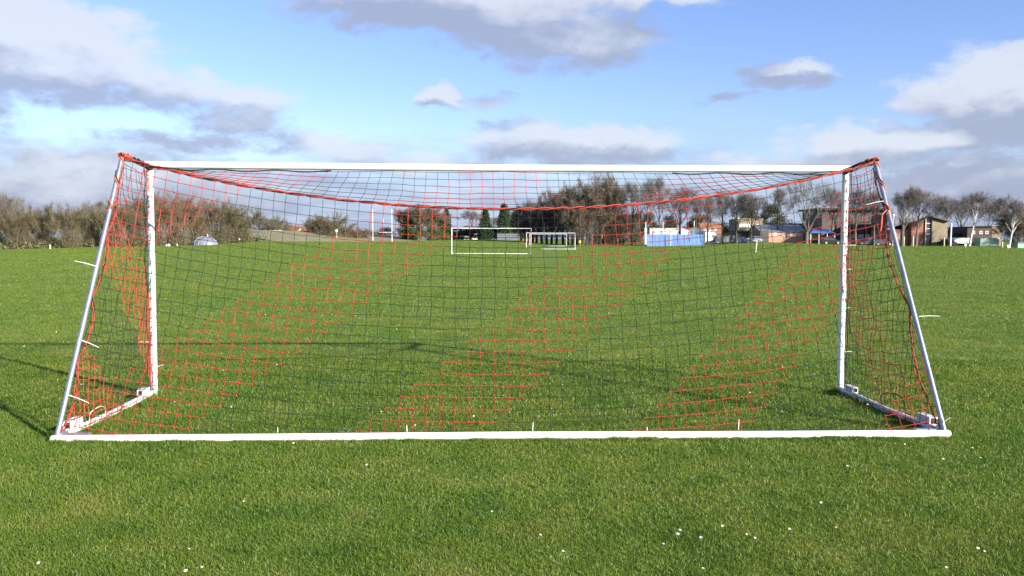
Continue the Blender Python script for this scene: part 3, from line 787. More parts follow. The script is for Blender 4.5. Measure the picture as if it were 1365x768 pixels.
row("dark_shrub", 'evergreen', [M_BARKD, M_YEW, M_YEW], [(514, 304, 18, 290), (640, 302, 60, 300), (604, 303, 44, 300), (668, 304, 40, 300)],
    ["dark shrub between the rugby posts", "dark low shrub left of the far goal's post", "dark shrub behind the far goal below the cypress", "dark shrub beside the grey panel fence"], "shrub", "dark shrubs beyond the field", 2)
row("ivy_tree", 'ivy', [M_BARKD, M_TWIGB, M_IVY], [(540, 280, 28, 252), (556, 276, 30, 250), (574, 277, 30, 254), (588, 284, 22, 258)],
    "ivy-green tree in the clump right of the rugby posts, %s from the left", "tree", "ivy-clad trees right of the rugby posts")
row("cypress", 'cypress', [M_BARKD, M_CYP, M_CYP], [(595, 280, 13, 262), (647, 279, 15, 285), (672, 273, 17, 285), (688, 280, 19, 290)],
    ["dark narrow cypress at the right end of the ivy clump", "dark pointed cypress behind the middle of the far goal", "tallest dark cypress, left one of a touching pair", "broad green cypress, right one of a touching pair"],
    "tree", "cypresses beyond the field", 2)
row("bare_tree", 'bare', [M_BARK, M_TWIG], [(628, 281, 34, 320), (706, 268, 30, 240), (660, 290, 26, 320)],
    ["hazy bare tree between the first two cypresses", "hazy bare tree behind a touching pair of cypresses", "small faint bare tree just left of the tallest cypress"], "tree", "hazy bare trees beyond the far goal")
row("spreading_tree", 'spread', [M_BARKD, M_TWIGR, M_TWIGR], [(708, 276, 50, 232), (732, 262, 58, 228), (760, 259, 60, 224)],
    ["low russet bare tree at the left end of the dense brown group", "rounded russet bare tree in the dense brown group", "russet bare tree pressed against the tallest tree of the brown group"], "tree", "dense brown trees in the middle")
row("spreading_tree", 'spread', [M_BARKD, M_TWIGB, M_OLIVE], [(774, 250, 58, 206), (796, 239, 64, 208), (824, 280, 42, 214)],
    ["dense brown tree with dark trunks left of the tallest crown", "tallest dense brown tree in the middle, with dark trunks", "low dense tree at the right end of the brown group"], "tree", "dense brown trees in the middle")
row("bare_tree", 'bare', [M_BARKD, M_TWIG], [(842, 243, 34, 205), (862, 240, 34, 208), (879, 237, 38, 212), (906, 250, 40, 195), (926, 262, 34, 215), (943, 262, 36, 188), (963, 255, 36, 192), (981, 258, 36, 190), (1000, 258, 34, 189), (1036, 250, 40, 196)],
    "tall bare tree in the open row by the blue screen, %s from left", "tree", "tall bare trees by the blue screen", 4)
row("evergreen_tree", 'evergreen', [M_BARKD, M_YEW, M_YEW], [(848, 284, 22, 260), (866, 285, 22, 262), (892, 288, 17, 262), (936, 288, 40, 275), (996, 277, 26, 262), (1030, 274, 34, 262)],
    ["dark rounded evergreen at the left of the white building", "dark rounded evergreen above the white pillar", "small dark pointed evergreen above the white building", "low dark evergreen behind the brick roofs",
     "dark evergreen behind the yellow brick building", "large dark evergreen above the pink building"], "tree", "dark evergreens behind the buildings", 2)
row("low_shrub", 'bush', [M_BARK, M_OLIVE, M_IVY], [(826, 304, 50, 255), (905, 297, 60, 280), (952, 302, 40, 285), (975, 296, 36, 275)],
    ["leafless shrub mass left of the white pillar", "leafless shrub mass behind the white building", "leafless shrub mass below the brick roofs", "leafless shrub mass left of the yellow brick building"], "shrub", "shrubs behind the buildings")
plant("bare_tree", 'vase', [M_BARK, M_TWIG], 1075, 238, 62, 184, "large bare tree forking low beside the pink building", "tree", "bare trees before the buildings", 0)
row("bare_tree", 'bare', [M_BARK, M_TWIG], [(1108, 250, 36, 205), (1140, 252, 44, 186), (1165, 255, 40, 186), (1203, 252, 40, 183), (1221, 250, 42, 184), (1248, 262, 36, 215), (1262, 264, 44, 210), (1280, 262, 40, 216), (1316, 268, 34, 230), (1334, 262, 44, 215)],
    ["bare tree behind the left end of the dark flat-roofed building", "bare tree before the dark building, just right of the near goal post", "bare tree before the dark building, inside the side net",
     "bare tree with low limbs before the salmon wall", "tall bare tree before the brick and glass corner", "bare tree behind the right end of the gabled building", "bare tree behind the white flagpole",
     "bare tree behind the white trailer", "faint bare tree above the dark brown building", "bare tree above the tan end wall at the far right"], "tree", "bare trees before the buildings", 4)
row("birch", 'birch', [M_BARKW, M_TWIG], [(1292, 256, 46, 181), (1345, 268, 44, 178)],
    ["white-trunked leaning birch by the white trailer", "white-trunked leaning birch at the far right edge"], "tree", "leaning birches", 2)
row("spreading_tree", 'spread', [M_BARK, M_TWIGB, M_OLIVE], [(1362, 282, 62, 190), (1405, 270, 70, 196)],
    ["broad brown bare tree at the right edge behind a birch", "broad brown bare tree just beyond the right edge"], "tree", "brown trees at the right edge")

# tan rough bank behind the left field
BK = MB()
cols = [(255, 142), (300, 150), (345, 156), (380, 170), (420, 190), (470, 215), (520, 225), (575, 235)]
for px, Y in cols:
    for dy, py in ((0, None), (18, 0.5 + 0.1 * math.sin(px)), (46, 1.0)):
        p = at(px, Y + dy + 3); topy = np.interp(px, [255, 350, 410, 470, 520, 575], [309, 307, 308, 311, 314, 321])
        zt_ = unproj(px, topy, Y + 49).z
        p.z = p.z - 0.3 if py is None else p.z * (1 - py) + zt_ * py
        BK.v.append(tuple(p))
for i in range(len(cols) - 1):
    for j in range(2):
        a = i * 3 + j; BK.face((a, a + 3, a + 4, a + 1))
M_BANK, nt, b = new_mat("rough_tan_grass")
co = objco(nt)
link(nt, ramp(nt, noise(nt, co, 0.35, 6, 0.7), [(0.3, (0.10, 0.105, 0.04)), (0.5, (0.19, 0.17, 0.085)), (0.7, (0.25, 0.21, 0.11))]), b.inputs["Base Color"]); b.inputs["Roughness"].default_value = 0.95
bk = BK.build("bank_ground", M_BANK, None, True); tag(bk, "bank of rough tan grass behind the field", None, None, "structure")
# undergrowth at the foot of the hedgerow
ub = MB(); rr = random.Random(5)
for px in range(-90, 352, 2):
    Y = np.interp(px, [-90, 0, 200, 350], [116, 119, 128, 150]); p0 = at(px, Y + rr.uniform(0, 5))
    hh = rr.uniform(0.3, 1.3)
    for _ in range(30):
        p = p0 + Vector((rr.gauss(0, 0.35), rr.gauss(0, 0.8), hh * rr.random() ** 1.3)); a = rv(rr) * 0.2; q = rv(rr).cross(a).normalized() * 0.12
        ub.tri(p - a, p + a + q, p + a - q, 0 if rr.random() < 0.5 else 1)
tag(ub.build("undergrowth", [M_IVY, M_OLIVE]), "dark brambly undergrowth at the foot of the left hedgerow", None, None, "stuff")

# ------------------------------------------------------------------ buildings and objects at the far side
M_SALMON = brick("salmon_brick", (0.50, 0.27, 0.185), (0.45, 0.235, 0.16), (0.48, 0.31, 0.23)); M_REDB = brick("red_brick", (0.30, 0.11, 0.06), (0.24, 0.085, 0.05), (0.3, 0.2, 0.15))
M_YELB = brick("yellow_stone", (0.26, 0.21, 0.135), (0.21, 0.17, 0.11), (0.24, 0.2, 0.14)); M_DKB = brick("dark_brown_brick", (0.085, 0.05, 0.04), (0.065, 0.04, 0.035), (0.08, 0.06, 0.05))
M_SLATE = plain("slate_roof", (0.16, 0.165, 0.2), 0.6, 0, 0.3, 1.5); M_TILE = plain("orange_tiles", (0.36, 0.13, 0.06), 0.8, 0, 0.35, 1.2)
M_DARKW = plain("dark_cladding", (0.055, 0.05, 0.048), 0.6, 0, 0.3, 0.8); M_RENDER = plain("white_render", (0.8, 0.79, 0.76), 0.7, 0, 0.1, 0.6); M_CREAM = plain("cream_wall", (0.62, 0.58, 0.46), 0.8, 0, 0.15, 0.8)
M_WIN, nt, b = new_mat("window_glass"); b.inputs["Base Color"].default_value = (0.05, 0.06, 0.07, 1); b.inputs["Roughness"].default_value = 0.08; b.inputs["Specular IOR Level"].default_value = 0.9
M_PALEWIN = plain("pale_blinds", (0.66, 0.68, 0.7), 0.35, 0, 0.2, 1.5); M_BLUE = plain("blue_canopy", (0.08, 0.15, 0.36), 0.5, 0, 0.2, 1); M_GREEN = plain("grey_green_steel", (0.24, 0.36, 0.31), 0.5, 0, 0.2, 0.8)
M_WOOD = plain("pale_timber", (0.55, 0.47, 0.33), 0.8, 0, 0.3, 4); M_FENCE = plain("grey_fence", (0.14, 0.15, 0.17), 0.6, 0, 0.3, 1); M_TYRE = plain("tyre", (0.02, 0.02, 0.02), 0.8); M_STONE = plain("pale_stone", (0.5, 0.45, 0.36), 0.9, 0, 0.3, 1)

class Site:
    """a thing placed over a span of photo columns; local x runs along the span, y away from the camera"""
    def __init__(s, name, label, cat, x0, x1, Y, group=None, turn=0.0):
        a = at(x0, Y); c = at(x1, Y); s.Y = Y; s.W = c.x - a.x; s.pxm = (x0 + x1) / 2
        s.o = thing(name, label, cat, ((a.x + c.x) / 2, Y, at(s.pxm, Y).z), turn, group); s.x0 = x0; s.x1 = x1
    def z(s, py): return max(0.0, unproj(s.pxm, py, s.Y).z - s.o.location.z)
    def x(s, px): return (px - s.x0) / (s.x1 - s.x0) * s.W - s.W / 2
    def box(s, name, px0, px1, py0, py1, y0, y1, mat, parent=None):
        b = MB(); z0 = -0.4 if py1 is None else s.z(py1); z1 = s.z(py0); a, c = s.x(px0), s.x(px1)
        b.box(((a + c) / 2, (y0 + y1) / 2, (z0 + z1) / 2), (c - a, y1 - y0, z1 - z0)); return b.build(name, mat, parent or s.o)
    def window(s, px0, px1, py0, py1, y=0.0, mat=None, frame=M_RENDER):
        f = MB(); a, c, z0, z1 = s.x(px0), s.x(px1), s.z(py1), s.z(py0); t = 0.09
        f.box(((a + c) / 2, y - 0.03, z1 - t / 2), (c - a, 0.1, t)); f.box(((a + c) / 2, y - 0.05, z0 + t / 2), (c - a + 0.1, 0.16, t))
        for q in (a + t / 2, c - t / 2, (a + c) / 2): f.box((q, y - 0.03, (z0 + z1) / 2), (t, 0.1, z1 - z0 - 2 * t))
        fo = f.build("window", frame, s.o)
        g = MB(); g.box(((a + c) / 2, y - 0.012, (z0 + z1) / 2), (c - a - 0.02, 0.02, z1 - z0 - 0.02)); g.build("pane", mat or M_WIN, fo); return fo
    def gable_roof(s, px0, px1, py_e, py_r, y0, y1, mat, over=0.35):
        b = MB(); a, c = s.x(px0) - over, s.x(px1) + over; ze, zr = s.z(py_e), s.z(py_r); ym = (y0 + y1) / 2; t = 0.14
        i = len(b.v)
        for x in (a, c): b.v += [(x, y0 - over, ze), (x, ym, zr), (x, y1 + over, ze), (x, y1 + over, ze - t), (x, ym, zr - t), (x, y0 - over, ze - t)]
        for k in range(6): j = (k + 1) % 6; b.face((i + j, i + k, i + 6 + k, i + 6 + j))
        b.face((0, 1, 4, 5)); b.face((1, 2, 3, 4)); b.face((6, 11, 10, 7)); b.face((7, 10, 9, 8))
        return b.build("roof", mat, s.o)
    def gable_wall(s, px0, px1, py_e, py_r, y0, y1, mat):
        b = MB(); ym = (y0 + y1) / 2; ze, zr = s.z(py_e) - 0.16, s.z(py_r) - 0.2; a, c = s.x(px0), s.x(px1); i = 0
        for x in (a, c): b.v += [(x, y0, -0.4), (x, y1, -0.4), (x, y1, ze), (x, ym, zr), (x, y0, ze)]
        b.face((0, 4, 3, 2, 1)); b.face((5, 6, 7, 8, 9))
        for k in range(5): j = (k + 1) % 5; b.face((k, j, 5 + j, 5 + k))
        return b.build("wall", mat, s.o)

# left background
s = Site("farm_house", "small tan house with a gabled roof beyond the tan bank", "house", 381, 398, 330); s.gable_wall(382, 397, 306.5, 301, 0, 7, M_STONE); s.gable_roof(382, 397, 306.5, 300.5, 0, 7, M_TILE); s.window(385, 388, 307, 309.5); s.window(391, 394, 307, 309.5)
s = Site("farm_house", "low house with a red tiled roof right of the tan house", "house", 400, 413, 335); s.gable_wall(400, 413, 307, 303, 0, 7, M_REDB); s.gable_roof(400, 413, 307, 302.5, 0, 7, M_TILE); s.window(403, 406, 307.5, 310)
s = Site("stone_wall", "low pale stone wall on the crest of the tan bank", "wall", 351, 377, 230); b = MB()
for k in range(9): b.box((-s.W / 2 + (k + 0.5) * s.W / 9, 0, s.z(306.6 if k % 2 else 307) / 2), (s.W / 9 - 0.02, 0.5, s.z(306.6 if k % 2 else 307)))
b.build("stones", M_STONE, s.o)
# round domed cover
s = Site("domed_cover", "silvery domed cover on the grass before the left hedgerow", "cover", 250, 284, 129)
b = MB(); Wd = s.W / 2; Hd = s.z(315)
b.dome((0, Wd, 0.0), Wd, Wd * 0.8, Hd, 28, 7); M_SILV = plain("silver_sheet", (0.19, 0.21, 0.26), 0.4, 0.1, 0.45, 1.1); b.build("sheet", M_SILV, s.o, True)
b = MB()
for k in range(7):
    a = math.pi * k / 7; b.tube([(Wd * 1.01 * math.cos(a) * math.cos(e), Wd + Wd * 0.808 * math.sin(a) * math.cos(e), Hd * 1.01 * math.sin(e)) for e in [math.pi * q / 12 for q in range(13)]], 0.02, 5)
b.build("ribs", M_STEEL, s.o, True); b = MB(); b.tube([(s.x(271), Wd, Hd * 0.9), (s.x(271), Wd, Hd * 1.25)], 0.04, 6); b.build("mast", M_WHITE, s.o)
def stub(name, px, ytop, Y, r, mat, label, cat, group=None, lean=0.0, cap=None):
    p = at(px, Y); h = hgt(px, ytop, Y); o = thing(name, label, cat, p, 0, group); b = MB(); b.tube([(0, 0, -0.2), (lean * h * 0.5, 0, h * 0.5), (lean * h, 0, h)], r, 10); b.build("shaft", mat, o, True)
    b = MB(); b.dome((lean * h, 0, h), r * 1.15, r * 1.15, r * 0.7, 10, 3) if cap is None else b.dome((lean * h, 0, h + cap * 0.9), cap, cap, cap, 12, 4, 0, True)
    b.build("cap" if cap is None else "globe", mat if cap is None else M_RENDER, o, True); return o
stub("short_post", 66.5, 327, 117, 0.12, M_WOOD, "short pale post at the foot of the left hedgerow", "post")
stub("short_post", 236, 325.5, 127, 0.1, M_WOOD, "short pale post left of the silvery domed cover", "post")
b = MB(); b.box((0, 0, 0.13), (0.55, 0.3, 0.26)); b.box((0.05, 0, 0.29), (0.35, 0.24, 0.06)); o = b.build("white_crate", M_RENDER); o.location = at(224, 125); tag(o, "small white box on the grass left of the domed cover", "box")
p = at(319, 140); o = thing("marker_flag", "small white-topped marker at the field edge right of the domed cover", "marker", p); b = MB(); b.tube([(0, 0, -0.1), (0, 0, 0.5)], 0.03, 6); b.build("shaft", M_BARKD, o); b = MB(); b.dome((0, 0, 0.6), 0.13, 0.13, 0.13, 10, 3, 0, True); b.build("top", M_RENDER, o)
p = at(449, 220); o = thing("round_sign", "round white sign in front of the large round bush", "sign", p); b = MB(); b.tube([(0, 0, -0.2), (0, 0, 2.6)], 0.05, 6); b.build("shaft", M_GREY, o)
b = MB(); b.tube([(0, -0.05, 2.75), (0, -0.09, 2.75)], 0.32, 18); b.build("disc", M_RENDER, o)
# rugby posts
def rugby(x0, x1, ytop, ycb, Y, label):
    s = Site("rugby_posts", label, "rugby posts", x0, x1, Y, "rugby posts")
    for q in (x0, x1):
        b = MB(); b.tube([(s.x(q), 0, -0.2), (s.x(q), 0, s.z(ytop))], [0.075, 0.06], 10); b.build("upright", M_WHITE, s.o, True)
        b = MB(); b.tube([(s.x(q), 0, 0), (s.x(q), 0, 1.3)], 0.12, 12); b.build("pad", M_GREY, s.o, True)
    b = MB(); b.tube([(-s.W / 2, 0, s.z(ycb)), (s.W / 2, 0, s.z(ycb))], 0.06, 10); b.build("crossbar", M_WHITE, s.o, True)
rugby(497, 522.5, 279, 309.8, 233, "nearer and taller white rugby posts left of the ivy clump")
rugby(511, 531.5, 288, 312, 262, "farther white rugby posts, shorter and shifted right of the nearer pair")
# middle background: fence, brick house, cars
s = Site("panel_fence", "grey panel fence behind the far goal's right half", "fence", 663, 693, 268, None)
for k in range(9):
    b = MB(); b.box((-s.W / 2 + (k + 0.5) * s.W / 9, 0, s.z(311.5) / 2), (s.W / 9 - 0.12, 0.05, s.z(311.5))); b.build("panel", M_FENCE, s.o)
    b = MB(); b.box((-s.W / 2 + k * s.W / 9, -0.0, s.z(311) / 2), (0.11, 0.12, s.z(311))); b.build("post", M_FENCE, s.o)
s = Site("brick_house", "low orange brick house behind the grey panel fence", "house", 680, 716, 300); s.gable_wall(680, 716, 309.5, 305, 0, 8, M_REDB); s.gable_roof(680, 716, 309.5, 305, 0, 8, M_TILE)
for q in (684, 694, 704): s.window(q, q + 4, 311, 315)
s = Site("white_house", "small pale house between the dense brown tree and the white pillar", "house", 798, 820, 255); s.gable_wall(798, 819, 313, 308, 0, 7, M_SALMON); s.gable_roof(798, 819, 313, 308, 0, 7, M_SLATE); s.window(801, 804, 314.5, 318); s.window(812, 816, 314.5, 319, 0, M_PALEWIN)
s = Site("white_house", "pale house with a white front behind the far goal's left half", "house", 618, 636, 320); s.gable_wall(618, 636, 310.5, 306.5, 0, 7, M_RENDER); s.gable_roof(618, 636, 310.5, 306.5, 0, 7, M_SLATE); s.window(621, 624, 311.5, 314); s.window(628, 632, 311.5, 314)
p = at(773, 203); o = thing("yellow_sign", "small yellow board at the foot of the dense brown trees", "sign", p); b = MB(); b.box((0, 0, 0.85), (0.5, 0.06, 0.55)); b.build("board", plain("yellow_board", (0.7, 0.6, 0.05), 0.6), o); b = MB(); b.box((-0.18, 0.05, 0.28), (0.05, 0.05, 0.6)); b.box((0.18, 0.05, 0.28), (0.05, 0.05, 0.6)); b.build("legs", M_GREY, o)
stub("white_pillar", 860, 305, 181, 0.28, M_RENDER, "stout white pillar at the left end of the blue screen", "pillar")
stub("pole", 860.5, 296, 181.6, 0.08, M_WHITE, "slim white pole directly behind the stout white pillar", "pole")
stub("lamp_post", 883.5, 295, 230, 0.09, M_WHITE, "thin pale lamp post above the left part of the white building", "lamp post", "lamp posts")
stub("lamp_post", 925, 294.5, 230, 0.09, M_WHITE, "thin pale lamp post above the right part of the white building", "lamp post", "lamp posts")
# blue screen
s = Site("blue_screen", "long bright blue corrugated screen standing on the field edge", "screen", 862, 937.5, 177)
M_BLUES = plain("blue_sheet", (0.10, 0.205, 0.46), 0.5, 0.0, 0.22, 0.5)
for q0, q1 in ((862.5, 894), (894.3, 913), (913.3, 937.5)):
    b = MB(); a, c = s.x(q0), s.x(q1); n = int((c - a) / 0.13); zt_ = s.z(312.5); pts = [(a + (c - a) * k / n, (0.03 if k % 2 else -0.03)) for k in range(n + 1)]
    i = len(b.v)
    for x, y in pts: b.v += [(x, y, -0.2), (x, y, zt_), (x, y + 0.03, zt_), (x, y + 0.03, -0.2)]
    for k in range(n):
        e = i + 4 * k; b.face((e, e + 4, e + 5, e + 1)); b.face((e + 1, e + 5, e + 6, e + 2)); b.face((e + 2, e + 6, e + 7, e + 3))
    b.build("panel", M_BLUES, s.o)
for q in (862.2, 894.1, 913.1, 937.2):
    b = MB(); b.box((s.x(q), 0.02, s.z(312) / 2), (0.1, 0.16, s.z(312))); b.build("post", M_PALEWIN if 890 < q < 900 else (M_BARKD if q < 870 else M_BLUES), s.o)
# white building
s = Site("white_building", "long low white building behind the blue screen", "building", 865, 953, 208)
s.box("wall", 866, 936, 305, None, 0, 9, M_RENDER); s.box("wall", 936.2, 952, 308.5, None, -3, 8, M_RENDER); s.box("roof", 865.5, 936.1, 304.2, 305, -0.3, 9.3, M_GREY); s.box("roof", 936.15, 952.6, 307.8, 308.45, -3.3, 8.3, M_GREY)
for q in (870, 880, 892, 903, 920): s.window(q, q + 3.2, 307.5, 311.5)
s = Site("brick_house", "terrace with an orange tiled roof above the white building", "house", 934, 963, 262); s.gable_wall(935, 962, 303.5, 297, 0, 8, M_REDB); s.gable_roof(935, 962, 303.5, 297, 0, 8, M_TILE)
for q in (938, 945, 952): s.window(q, q + 3, 304.5, 308)
b = MB(); b.box((s.x(941), 4, s.z(295.5)), (0.9, 0.7, 1.2)); b.build("chimney", M_REDB, s.o)
s = Site("metal_fence", "grey metal fence behind the parked cars", "fence", 951, 1014, 200)
for k in range(13):
    b = MB(); b.box((-s.W / 2 + k * s.W / 12, 0, s.z(313) / 2), (0.08, 0.08, s.z(313))); b.build("post", M_FENCE, s.o)
b = MB(); [b.box((-s.W / 2 + (k + 0.5) * s.W / 12, 0.0, s.z(316.5) / 2 + 0.3), (s.W / 12 - 0.1, 0.03, s.z(314.5) - 0.3)) for k in range(12) if k != 4]; b.build("panels", M_FENCE, s.o)
s = Site("yellow_building", "two-storey yellow brick building with a row of pale windows", "building", 982, 1016, 222); s.box("wall", 983, 1016, 292.5, 307.8, 0, 9, M_YELB); s.box("ground_floor", 985, 1015, 308, None, 1.5, 8.5, M_DARKW); s.box("roof", 982.3, 1016.5, 291.8, 292.4, -0.4, 9.4, M_WOOD)
for q in (985, 989.3, 993.6, 997.9): s.window(q, q + 3.9, 298.5, 303, 0, M_PALEWIN)
s.window(1007.5, 1010.5, 299, 303)
s = Site("flat_block", "long cream flat-roofed block behind the pink building", "building", 1016, 1094, 225); s.box("wall", 1017, 1094, 298.6, None, 0, 8, M_CREAM); s.box("roof", 1016, 1094.5, 297.8, 298.55, -0.4, 8.4, M_SLATE)
for q in (1019, 1028, 1040, 1051, 1080, 1088): s.window(q, q + 5, 299.4, 302.5, 0, M_PALEWIN)
s = Site("pink_building", "low salmon-pink building with a grey slate roof", "building", 1013, 1071, 195); s.gable_wall(1014, 1070.5, 308.2, 299.5, 0, 9, M_SALMON); s.gable_roof(1013.5, 1071, 308.2, 299.3, 0, 9, M_SLATE)
s.box("dark_gable_side", 1012, 1023.5, 307.6, None, -0.6, 7, M_DARKW)  # dark box standing in for the building's dark left gable wall
for q in (1031, 1042, 1053): s.window(q, q + 4.2, 310.5, 315, 0, M_PALEWIN)
s = Site("blue_canopy", "blue pitched canopy in front of the dark building", "canopy", 1078, 1112, 190)
b = MB(); a, c = s.x(1078), s.x(1112); ze, zr = s.z(311), s.z(305.5); b.v = [(a, -1, ze), (c, -1, ze), (c - 1.2, 1.5, zr), (a + 1.6, 1.5, zr), (c, 4, ze), (a, 4, ze)]
for q in ((0, 1, 2, 3), (3, 2, 4, 5), (0, 3, 5), (1, 4, 2)): b.face(q)
b.build("roof", M_BLUE, s.o)
for q in (1079, 1090, 1101, 1111): b = MB(); b.box((s.x(q), -0.7, ze / 2), (0.12, 0.12, ze - 0.02)); b.build("post", M_GREY, s.o)
s.box("white_panel", 1079.5, 1087, 312.2, 319, 2.0, 2.1, M_RENDER); s.box("orange_panel", 1088, 1094, 312.2, 320, 2.0, 2.1, plain("orange_board", (0.5, 0.22, 0.09), 0.7))
s = Site("dark_building", "tall dark flat-roofed building behind the near goal's right post", "building", 1089, 1182, 205); s.box("wall", 1095, 1181, 280, None, 0, 14, M_DARKW); s.box("roof", 1089, 1182.5, 277.5, 279.8, -1.2, 14.5, M_BARKD)
s.box("brick_band", 1114, 1180.8, 295, 309, -0.25, -0.02, M_DKB)
for q in (1098, 1106): s.window(q, q + 5, 283, 290, 0, None, M_FENCE)
for q in (1135, 1144, 1153, 1162, 1171): s.window(q, q + 6.5, 312.5, 318, -0.03, M_PALEWIN)
# modern gabled building
s = Site("modern_building", "modern building with salmon wall, glass strip and pale stone gable", "building", 1183, 1258, 192)
s.box("salmon_wall", 1186, 1210.2, 306, None, 0, 10, M_SALMON)
b = MB(); zt0, zt1 = s.z(303), s.z(298); a, c, d = s.x(1210.3), s.x(1227.5), s.x(1228)
b.prism([(a, -0.4), (c, -0.4), (c, s.z(292.5)), (a, s.z(297))], -1.5, 9); b.build("brick_wall", M_REDB, s.o)
b = MB(); b.box((s.x(1228.5), -1.62, s.z(291) / 2), (0.22, 0.3, s.z(291))); b.build("corner_post", M_WOOD, s.o)
b = MB(); b.prism([(s.x(1229.3), -0.4), (s.x(1236.3), -0.4), (s.x(1236.3), s.z(291.2)), (s.x(1229.3), s.z(291.2))], -1.45, 8); gs = b.build("glass_strip", M_WIN, s.o)
for zz in (312, 305, 298): b = MB(); b.box((s.x(1232.8), -1.48, s.z(zz)), (s.x(1236.2) - s.x(1229.4), 0.08, 0.12)); b.build("transom", M_GREY, gs)
b = MB(); b.prism([(s.x(1236.6), -0.4), (s.x(1256.8), -0.4), (s.x(1256.8), s.z(296)), (s.x(1236.6), s.z(291))], -1.8, 8.5); b.build("stone_wall", M_YELB, s.o)
b = MB(); b.prism([(s.x(1234.5), s.z(289.8)), (s.x(1257.5), s.z(295.8)), (s.x(1257.5), s.z(294.6)), (s.x(1234.5), s.z(287.9))], -2.6, 9); b.build("gable_roof", M_DARKW, s.o)
b = MB(); b.prism([(s.x(1183), s.z(305)), (s.x(1234.2), s.z(290.4)), (s.x(1234.2), s.z(286.6)), (s.x(1216), s.z(285.0)), (s.x(1183), s.z(285.4))], 0.2, 9); b.build("main_roof", M_SLATE, s.o)
stub("globe_lamp", 1190, 289, 178, 0.06, M_GREY, "lamp with a white globe in front of the slate roof", "lamp", None, 0, 0.28)
# right side objects
stub("flagpole", 1267, 298, 180, 0.16, M_WHITE, "thick white pole left of the white trailer", "pole", None, 0.01)
stub("bollard", 1204.5, 316, 183, 0.2, M_WOOD, "pale timber post in front of the salmon wall", "post", "timber posts by the modern building")
stub("bollard", 1217, 315.5, 183, 0.17, M_WOOD, "pale timber post before the red brick wall", "post", "timber posts by the modern building")
stub("bollard", 1258.5, 317, 183, 0.14, M_WOOD, "slim pale post at the right end of the stone gable", "post", "timber posts by the modern building")
stub("bollard", 1336, 323, 178, 0.16, M_WOOD, "short pale post below the grey-green container", "post")
stub("globe_lamp", 1330, 319, 180, 0.06, M_BARKD, "low lamp with a white globe beside the grey-green container", "lamp", None, 0, 0.25)
stub("white_stake", 1007.5, 322, 92, 0.045, M_WHITE, "white stake leaning on the open field left of the near goal's right post", "stake", None, 0.10)
s = Site("white_trailer", "long white trailer parked right of the white pole", "trailer", 1269, 1294, 186); s.box("body", 1269, 1294, 317.6, 324.5, 0, 2.4, M_RENDER)
for q in (1274, 1288): b = MB(); b.tube([(s.x(q), -0.05, 0.4), (s.x(q), 0.3, 0.4)], 0.4, 16); b.build("wheel", M_TYRE, s.o)
b = MB(); b.box((s.x(1281.5), 1.2, s.z(317.2)), (s.W + 0.1, 2.5, 0.08)); b.build("roof", M_GREY, s.o)
s = Site("dark_shed", "dark shed with a pale gable end behind the white trailer", "shed", 1268, 1290, 215); s.box("wall", 1269, 1284, 311.5, None, 0, 6, M_DARKW); s.box("end_wall", 1284.1, 1289.5, 311, None, 0, 6, M_STONE); s.box("roof", 1268.4, 1289.8, 310.3, 310.95, -0.4, 6.4, M_SLATE)
s = Site("brown_building", "dark brown brick building with a tan end wall at the right", "building", 1288, 1337, 212); s.box("wall", 1289, 1322, 303, None, 0, 10, M_DKB); s.box("tan_wall", 1322.2, 1336, 301.5, None, 0.5, 10, M_YELB); s.box("roof", 1288.5, 1322.1, 302.2, 302.95, -0.4, 10.4, M_BARKD); s.box("roof", 1322.15, 1336.4, 300.8, 301.45, 0.2, 10.4, M_STONE)
for q in (1295, 1305, 1313): s.window(q, q + 4, 308, 312)
s = Site("steel_container", "grey-green steel container before the dark brown building", "container", 1307, 1332, 190); b = MB(); n = 40; zt_ = s.z(318)
for k in range(n): b.box((-s.W / 2 + (k + 0.5) * s.W / n, 1.2 + (0.03 if k % 2 else 0), zt_ / 2 + 0.05), (s.W / n, 2.4, zt_))
b.build("walls", M_GREEN, s.o); b = MB(); b.box((0, 1.22, zt_ + 0.1), (s.W + 0.06, 2.5, 0.06)); b.build("roof", M_GREEN, s.o)
s = Site("green_shed", "low dark green shed at the right edge", "shed", 1357, 1385, 182); s.box("wall", 1357, 1385, 323.5, None, 0, 3, M_GREEN); s.box("roof", 1356.5, 1386, 322.5, 323.45, -0.3, 3.3, M_SLATE)
for px, lab in ((1287, "small white marker on the grass in front of the white trailer"), (1344, "small white marker on the grass at the right edge below a birch")):
    p = at(px, 148); o = thing("field_marker", lab, "marker", p, 0, "white field markers"); b = MB(); b.tube([(0, 0, 0), (0, 0, 0.45)], 0.05, 8); b.build("shaft", M_WOOD, o); b = MB(); b.box((0.03, 0, 0.55), (0.34, 0.1, 0.42)); b.build("board", M_RENDER, o)
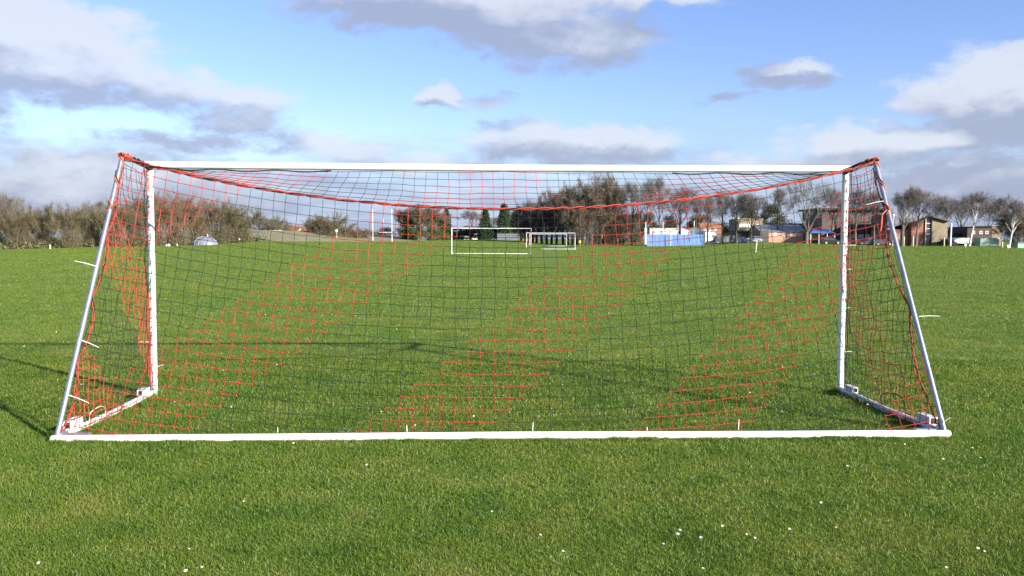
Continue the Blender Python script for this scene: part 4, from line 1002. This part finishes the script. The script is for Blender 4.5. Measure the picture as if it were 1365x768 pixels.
# cars
def make_car(label, paint, px, Y, rz, first=None):
    o = thing("parked_car", label, "car", at(px, Y), rz, "cars parked by the buildings")
    if first:
        for ch in first.children:
            c = ch.copy(); COL.objects.link(c); c.parent = o
            if ch.name.startswith("body"): c.material_slots[0].link = 'OBJECT'; c.material_slots[0].material = paint
            for gch in ch.children: d = gch.copy(); COL.objects.link(d); d.parent = c
        return o
    prof = [(-2.1, 0.3), (2.1, 0.3), (2.15, 0.62), (2.0, 0.82), (1.1, 0.95), (-1.9, 0.98), (-2.1, 0.75)]
    b = MB(); b.prism(prof, -0.85, 0.85); b.prism([(-1.55, 1.37), (0.35, 1.37), (0.25, 1.46), (-1.45, 1.46)], -0.68, 0.68)
    for x in (-1.8, -0.5, 0.95): b.box((x if x < 0.5 else 0.7, 0.0, 1.15), (0.07, 1.46, 0.5))
    b.build("body", paint, o)
    b = MB(); b.prism([(-1.85, 0.985), (1.05, 0.955), (0.36, 1.365), (-1.55, 1.365)], -0.7, 0.7); b.build("window", M_WIN, o)
    for x in (-1.3, 1.3):
        for y in (-0.8, 0.8):
            b = MB(); b.tube([(x, y - 0.1, 0.32), (x, y + 0.1, 0.32)], 0.32, 16); w = b.build("wheel", M_TYRE, o)
            b = MB(); b.tube([(x, y - 0.11, 0.32), (x, y + 0.11, 0.32)], 0.19, 12); b.build("rim", M_STEEL, w)
    return o
P = lambda n, c: plain(n, c, 0.25, 0.2, 0.05, 1)
c0 = make_car("dark blue car parked by the grey metal fence", P("navy_car_paint", (0.03, 0.04, 0.11)), 988, 193, R(8))
make_car("silver car parked below the yellow brick building", P("silver_car_paint", (0.5, 0.51, 0.53)), 1003, 194, R(175), c0)
make_car("white car glimpsed at the left end of the grey metal fence", P("white_car_paint", (0.75, 0.75, 0.75)), 962, 204, R(60), c0)
make_car("black car parked in front of the blue canopy's right end", P("black_car_paint", (0.015, 0.017, 0.022)), 1107, 184, R(4), c0)
make_car("dark red car parked just right of the near goal's post", P("maroon_car_paint", (0.12, 0.02, 0.025)), 1139, 187, R(-5), c0)
make_car("grey car parked in the middle of the row inside the side net", P("grey_car_paint", (0.2, 0.2, 0.22)), 1158, 189, R(178), c0)
make_car("dark grey car parked at the right end of the row inside the side net", P("charcoal_car_paint", (0.06, 0.06, 0.07)), 1176, 188, R(3), c0)
make_car("black car parked left of the thick white pole", P("jet_car_paint", (0.02, 0.02, 0.022)), 1261, 186, R(95), c0)
